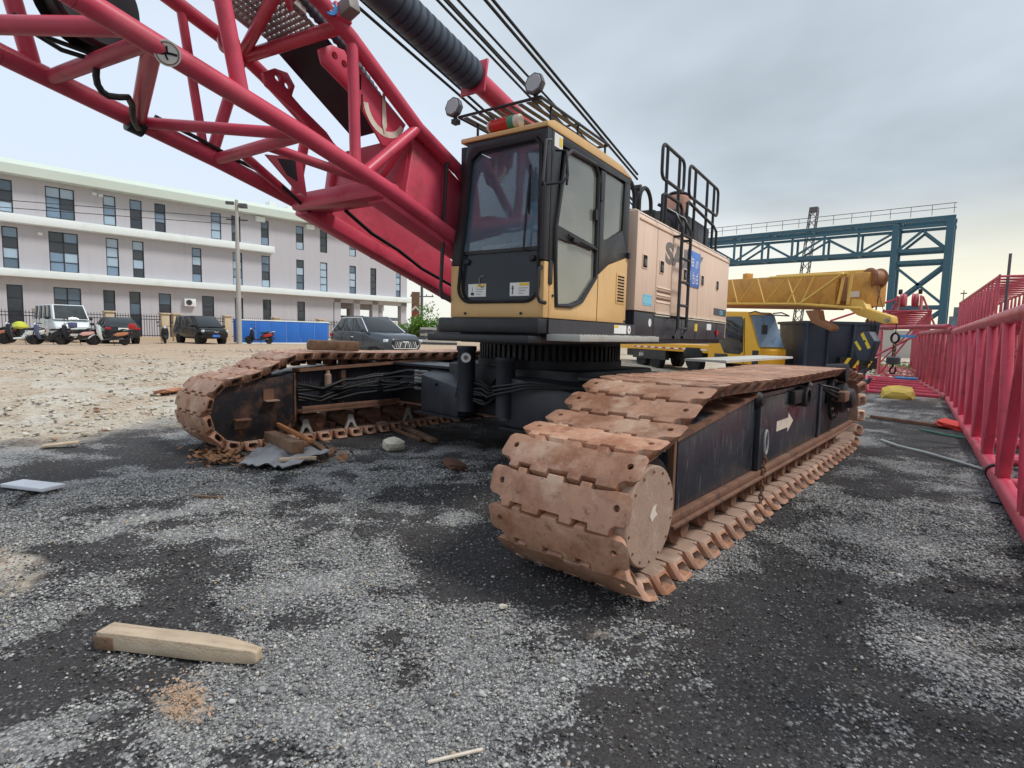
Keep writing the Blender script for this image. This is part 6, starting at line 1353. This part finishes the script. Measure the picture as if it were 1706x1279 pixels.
def far_crane():
    t = thing('distant_crane', 'distant grey lattice crane boom rising behind the blue girder', 'crane', (-24.4, 98, 0))
    b0, b1 = Vector((0,0,0)), Vector((.9,3.2,22.5)); w = .55
    cs = [(-w,-w),(w,-w),(w,w),(-w,w)]
    for cx, cy in cs: tube_obj('chord', b0+Vector((cx,cy,0)), b1+Vector((cx,cy,0)), .09, 'far_steel', t, 8)
    for k in range(16):
        a, c = b0.lerp(b1,k/16), b0.lerp(b1,(k+1)/16)
        for i in range(4):
            p, q = Vector((*cs[i],0)), Vector((*cs[(i+1) % 4],0)); tube_obj('lacing', a+p, c+q, .055, 'far_steel', t, 6)
    MB().box(.3,1.5,2.6,3.8,22.3,23).build('head', 'far_steel', t)
    MB().box(-1.6,1.6,-2.2,2.2,.9,2.6).box(-2,2,-2.6,2.6,0,.9).build('base', 'far_steel', t, bevel=.1)
far_crane()
# far wall, far building, pole tops and scrub along the edge of the yard
def backdrop():
    w = thing('perimeter_wall', 'long low beige perimeter wall far behind the hook blocks', 'wall', (-40, 72, 0))
    for k in range(12): MB().box(5*k+.02,5*k+4.98,0,.25,0,2.9).build('panel', 'far_wall', w); MB().box(5*k-.15,5*k+.15,-.05,.3,0,3.0).build('pier', 'concrete', w)
    f = thing('distant_building', 'distant grey blocky building beyond the right boom sections', 'building', (-9.5, 192, 0))
    MB().box(0,5.5,0,8,0,9).box(.8,4.2,1,7,9,11.5).box(-1.5,0,1,7,0,6).build('walls', 'far_dark', f)
    for i in range(3):
        for j in range(3): MB().box(.6+1.6*i,1.5+1.6*i,-.05,0,1.5+2.4*j,3.0+2.4*j).build('window', 'pane_mid', f)
    tag(MB().path([(-6.95,193,6),(-6.9,193,16)],.12,6).box(-7.6,-6.2,192.9,193.1,15,15.3).build('far_mast', 'far_steel'), 'thin distant mast beside the far grey building', 'mast')
    # leafy bush and stacked plates by the power pole
    for (x, y, r_, n, lab) in ((-38.2,32.2,1.5,2600,'yellow-green bush beside the dark power pole left of the cab'),(-39.9,31.6,1.0,1500,'small green bush at the right end of the grey building')):
        tr = thing('bush', lab, 'bush', (x, y, .45)); q = np.random.default_rng(int(-x*10))
        c = q.normal(size=(18,3))*np.array([r_*.42,r_*.42,r_*.38])+np.array([0,0,r_*.95])
        p = c[q.integers(0,18,n)]+q.normal(size=(n,3))*r_*.20; p[:,2] = np.clip(p[:,2],.1,None)
        a = q.normal(size=(n,3)); a /= np.linalg.norm(a,axis=1,keepdims=True); b_ = np.cross(a, q.normal(size=(n,3))); b_ /= np.linalg.norm(b_,axis=1,keepdims=True)
        s = .07+.07*q.random((n,1)); V = np.stack([p-a*s,p+b_*s*.5,p+a*s,p-b_*s*.5],1).reshape(-1,3)
        me = bpy.data.meshes.new('foliage'); me.from_pydata(V.tolist(),[],np.arange(len(V)).reshape(-1,4).tolist()); me.materials.append(MATS['leaf']); obj('foliage', me, tr)
        for k in range(5): MB().path([(0,0,0),(.1*math.cos(k*1.3),.1*math.sin(k*1.3),r_*.5),tuple(c[k])],[.05,.04,.015],6).build('stem', 'wood_dark', tr)
    st = thing('plate_stack', 'stack of grey steel plates lying by the power pole beyond the yard', 'stack', (-36.6, 32.6, .45), R(45))
    for k in range(6): MB().box(-1.6+.1*(k % 2),1.6,-1.1,1.1+.08*(k % 3),.26*k,.26*k+.2).build('plate', 'galv' if k % 2 else 'engine_grey', st)
    mk = thing('chevron_post', 'dark post with red and white chevron marker near the power pole', 'post', (-38.9, 31.9, .45), R(45))
    MB().box(-.35,.35,-.12,.12,0,4.6).build('post', 'wood_dark', mk); 
    for k in range(3): MB().prism([(-.3,3.1-.5*k),(0,3.4-.5*k),(.3,3.1-.5*k),(.3,2.9-.5*k),(0,3.2-.5*k),(-.3,2.9-.5*k)],'y',-.14,-.125).build('chevron', 'tail_red' if k % 2 else 'cream', mk)
backdrop()
# ------------------------------------------------------------------ loose things on the ground
def debris():
    # squared timber in the foreground
    a, b_ = Vector((-3.27,.70,0)), Vector((-2.55,1.15,0)); d = (b_-a).normalized(); r = Vector((-d.y,d.x,0)); Ln = (b_-a).length
    secs = []
    for s, w, h, z in [(0,.046,.082,.0),(.015,.05,.086,0),(Ln*.3,.05,.088,0),(Ln*.62,.049,.086,0),(Ln*.8,.046,.08,0),(Ln*.97,.032,.066,.0),(Ln,.028,.058,.004)]:
        c = a+d*s; j = lambda: random.uniform(-.003,.003)
        secs.append([c-r*(w+j())+Vector((0,0,z)), c+r*(w+j())+Vector((0,0,z)), c+r*(w+j())+Vector((0,0,h+j())), c-r*(w+j())+Vector((0,0,h+j()))])
    tm = thing('timber_block', 'weathered squared timber with a tapered end lying on the foreground gravel', 'timber', a)
    m = loft([[v-a for v in s] for s in secs]); m.build('beam', 'wood', tm, bevel=.006)
    MB().obox(d*.05-r*.008+Vector((0,0,.033)),(d,r,(0,0,1)),(.11,.10,.07)).build('notched_end', 'wood_dark', tm, bevel=.008)
    # white board, thin planks, sticks
    def plank(name, label, cat, p, q, w, t, mt, z=.0, tilt=0, roll=0):
        p, q = Vector((*p,z)), Vector((*q,z+tilt)); return tag(MB().beam(p+Vector((0,0,t/2)), q+Vector((0,0,t/2)), w, t, up=(math.sin(roll),0,math.cos(roll))).build(name, mt, bevel=min(.006,t*.2)), label, cat)
    plank('white_board', 'flat white board lying on the gravel at the left', 'board', (-7.2,.86), (-6.6,1.08), .20, .035, 'board_white', .0, .03)
    plank('thin_plank', 'thin pale plank at the edge of the dirt behind the white board', 'plank', (-9.15,1.40), (-9.0,1.75), .12, .03, 'wood', .0, .03)
    plank('wood_stick', 'short brown stick lying on grey gravel left of centre', 'stick', (-5.56,1.93), (-5.33,2.10), .025, .02, 'wood_dark')
    plank('wood_stick', 'dark short stick on the gravel just behind the brown one', 'stick', (-5.95,2.0), (-5.8,2.17), .012, .01, 'grey_letter')
    plank('yellow_stick', 'pale yellow stick at the bottom edge of the photo', 'stick', (-1.47,1.28), (-1.365,1.465), .012, .009, 'cream')
    plank('flat_scrap', 'small dark flat scrap by the nearest boom section', 'scrap', (.10,7.5), (.34,7.5), .18, .012, 'engine_grey')
    plank('rusty_pipe', 'thin brown pipe on the ground behind the rear of the near track', 'pipe', (-1.84,13.8), (-.5,13.3), .06, .06, 'rust_ledge')
    plank('brown_slat', 'long brown slat under the crane between the tracks', 'slat', (-7.4,5.75), (-5.9,5.2), .10, .06, 'wood_dark', 0, .02)
    plank('brown_slat', 'thin slat lying beneath the longer one under the crane', 'slat', (-7.2,5.45), (-6.2,5.2), .05, .05, 'wood_dark')
    plank('timber_offcut', 'short squared timber offcut under the crane near the far track', 'timber', (-7.75,5.45), (-7.35,5.35), .16, .13, 'wood')
    plank('log', 'thick weathered log leaning on the grey sheet by the far track', 'log', (-7.15,3.42), (-6.15,3.28), .15, .14, 'wood_dark', .10, .02)
    plank('orange_stake', 'thin orange-brown stake lying across the thick log', 'stake', (-7.35,3.62), (-6.15,3.45), .05, .05, 'wood_orange', .26, -.04)
    plank('orange_stake', 'shorter brown stake behind the log by the far track', 'stake', (-6.8,3.75), (-6.0,3.62), .06, .05, 'wood_dark', .12, -.08)
    plank('pale_batten', 'pale batten poking from under the grey sheet', 'batten', (-6.15,3.05), (-5.95,3.4), .05, .04, 'wood', .06)
    # crumpled grey sheet: a rippled thin solid
    n, m_ = 22, 14; V = []; A, B_, C_, D_ = Vector((-6.42,2.70,.02)), Vector((-5.9,2.98,.02)), Vector((-6.0,3.62,.06)), Vector((-6.95,3.30,.08))
    for j in range(m_+1):
        for i in range(n+1):
            u, v = i/n, j/m_; p = (A.lerp(B_,u)).lerp(D_.lerp(C_,u),v); h = .022*abs(math.sin(u*8+v*3))+.02*abs(math.sin(v*7-u*3+.5))+.012*math.sin(u*23+v*5)+.03*v-.015; V.append(p+Vector((.03*math.sin(v*9),.02*math.sin(u*11),max(h,-.01)+.02)))
    F = [(j*(n+1)+i, j*(n+1)+i+1, (j+1)*(n+1)+i+1, (j+1)*(n+1)+i) for j in range(m_) for i in range(n)]; k = len(V)
    mb = MB(); mb.add(V+[v-Vector((0,0,.012)) for v in V], F+[tuple(q+k for q in f[::-1]) for f in F]); tag(mb.build('grey_sheet', 'grey_sheet', ang=60), 'crumpled grey sheet lying under the log by the far track', 'sheet')
    # timber block lying on the far track
    t = MB().beam((-7.55,4.22,1.365),(-7.5,4.98,1.345),.24,.15).build('timber_baulk', 'wood_dark', bevel=.03); tag(t, 'heavy timber baulk lying on top of the far track', 'timber')
    # odd stones, bark, leaves, rag, hose, bag
    def rock(name, label, cat, c, s, mt, seed):
        q = np.random.default_rng(seed); bm = bmesh.new(); bmesh.ops.create_icosphere(bm, subdivisions=2, radius=1)
        rot = Matrix.Rotation(seed*1.3, 3, 'Z') @ Matrix.Rotation(.2, 3, 'X')
        for v in bm.verts:
            m_ = max(abs(v.co.x), abs(v.co.y), abs(v.co.z)); c_ = v.co*(.35+.62/m_); v.co = rot @ (Vector((c_.x*s[0], c_.y*s[1], c_.z*s[2]))*(1+.22*(q.random()-.5)))
        me = bpy.data.meshes.new(name); bm.to_mesh(me); bm.free(); me.materials.append(MATS[mt]); return tag(obj(name, me, None, c), label, cat)
    rock('pale_stone', 'pale yellowish stone in front of the carbody', 'stone', (-6.05,4.6,.06), (.14,.12,.09), 'stone_pale', 1)
    rock('bark_piece', 'brown piece of bark on dark ground below the cab', 'bark', (-4.75,4.5,.03), (.22,.13,.05), 'bark', 2)
    rock('small_stone', 'small white stone lying alone in front of the near track', 'stone', (-2.05,2.35,.008), (.028,.02,.014), 'stone_pale', 3)
    rock('brick_piece', 'reddish brick fragment on the dirt left of the far track', 'brick', (-13.4,4.2,z_(-13.4,4.2)+.06), (.30,.2,.05), 'brick', 4)
    rock('yellow_bag', 'crumpled yellow bag on the ground before the red frame', 'bag', (-2.0,19.4,.14), (.42,.3,.2), 'bag_yellow', 5)
    rock('red_rag', 'red rag lying beside the nearest boom section', 'rag', (-.45,13.5,.05), (.36,.28,.07), 'rag_red', 6)
    q = np.random.default_rng(9)
    for nm, lab, cx, cy, n_, sp in (('leaf_litter','patch of orange dry leaves left of the grey sheet',-7.05,2.75,260,(.28,.13)),('leaf_litter','patch of orange dry leaves on the log pile by the far track',-6.7,3.7,200,(.35,.12)),('leaf_litter','tan wood shavings on the gravel below the foreground timber',-2.5,.80,420,(.09,.045))):
        V = []; F = []
        for i in range(n_):
            c = Vector((cx+q.normal()*sp[0], cy+q.normal()*sp[1], .012+.05*q.random()*(sp[0] > .2))); a = q.random()*6.28; s = (.03+.03*q.random()) if sp[0] > .2 else (.004+.007*q.random()); u = Vector((math.cos(a),math.sin(a),q.normal()*.4))*s; v = Vector((-math.sin(a),math.cos(a),q.normal()*.4))*s*.6
            V += [c-u,c+v,c+u,c-v]; F.append((4*i,4*i+1,4*i+2,4*i+3))
        me = bpy.data.meshes.new(nm); me.from_pydata(V,[],F); me.materials.append(MATS['leaf_orange' if sp[0] > .2 else 'shavings']); tag(obj(nm, me), lab, 'leaves', kind='stuff')
    tag(MB().path([(-1.25,10.7,.02),(-1.0,10.3,.02),(-.6,9.95,.02),(-.2,9.5,.02),(.12,9.1,.02),(.3,8.9,.02)], .018, 6).build('white_hose', 'cable_white'), 'thin white hose curving across the dark ground to the boom section', 'hose')
    tag(MB().path([(-.9,12.6,.02),(-.5,12.2,.02),(-.1,12.0,.02),(.3,11.6,.02)], .02, 6).build('green_hose', 'net_green'), 'thin green hose on the ground near the red rag', 'hose')
debris()
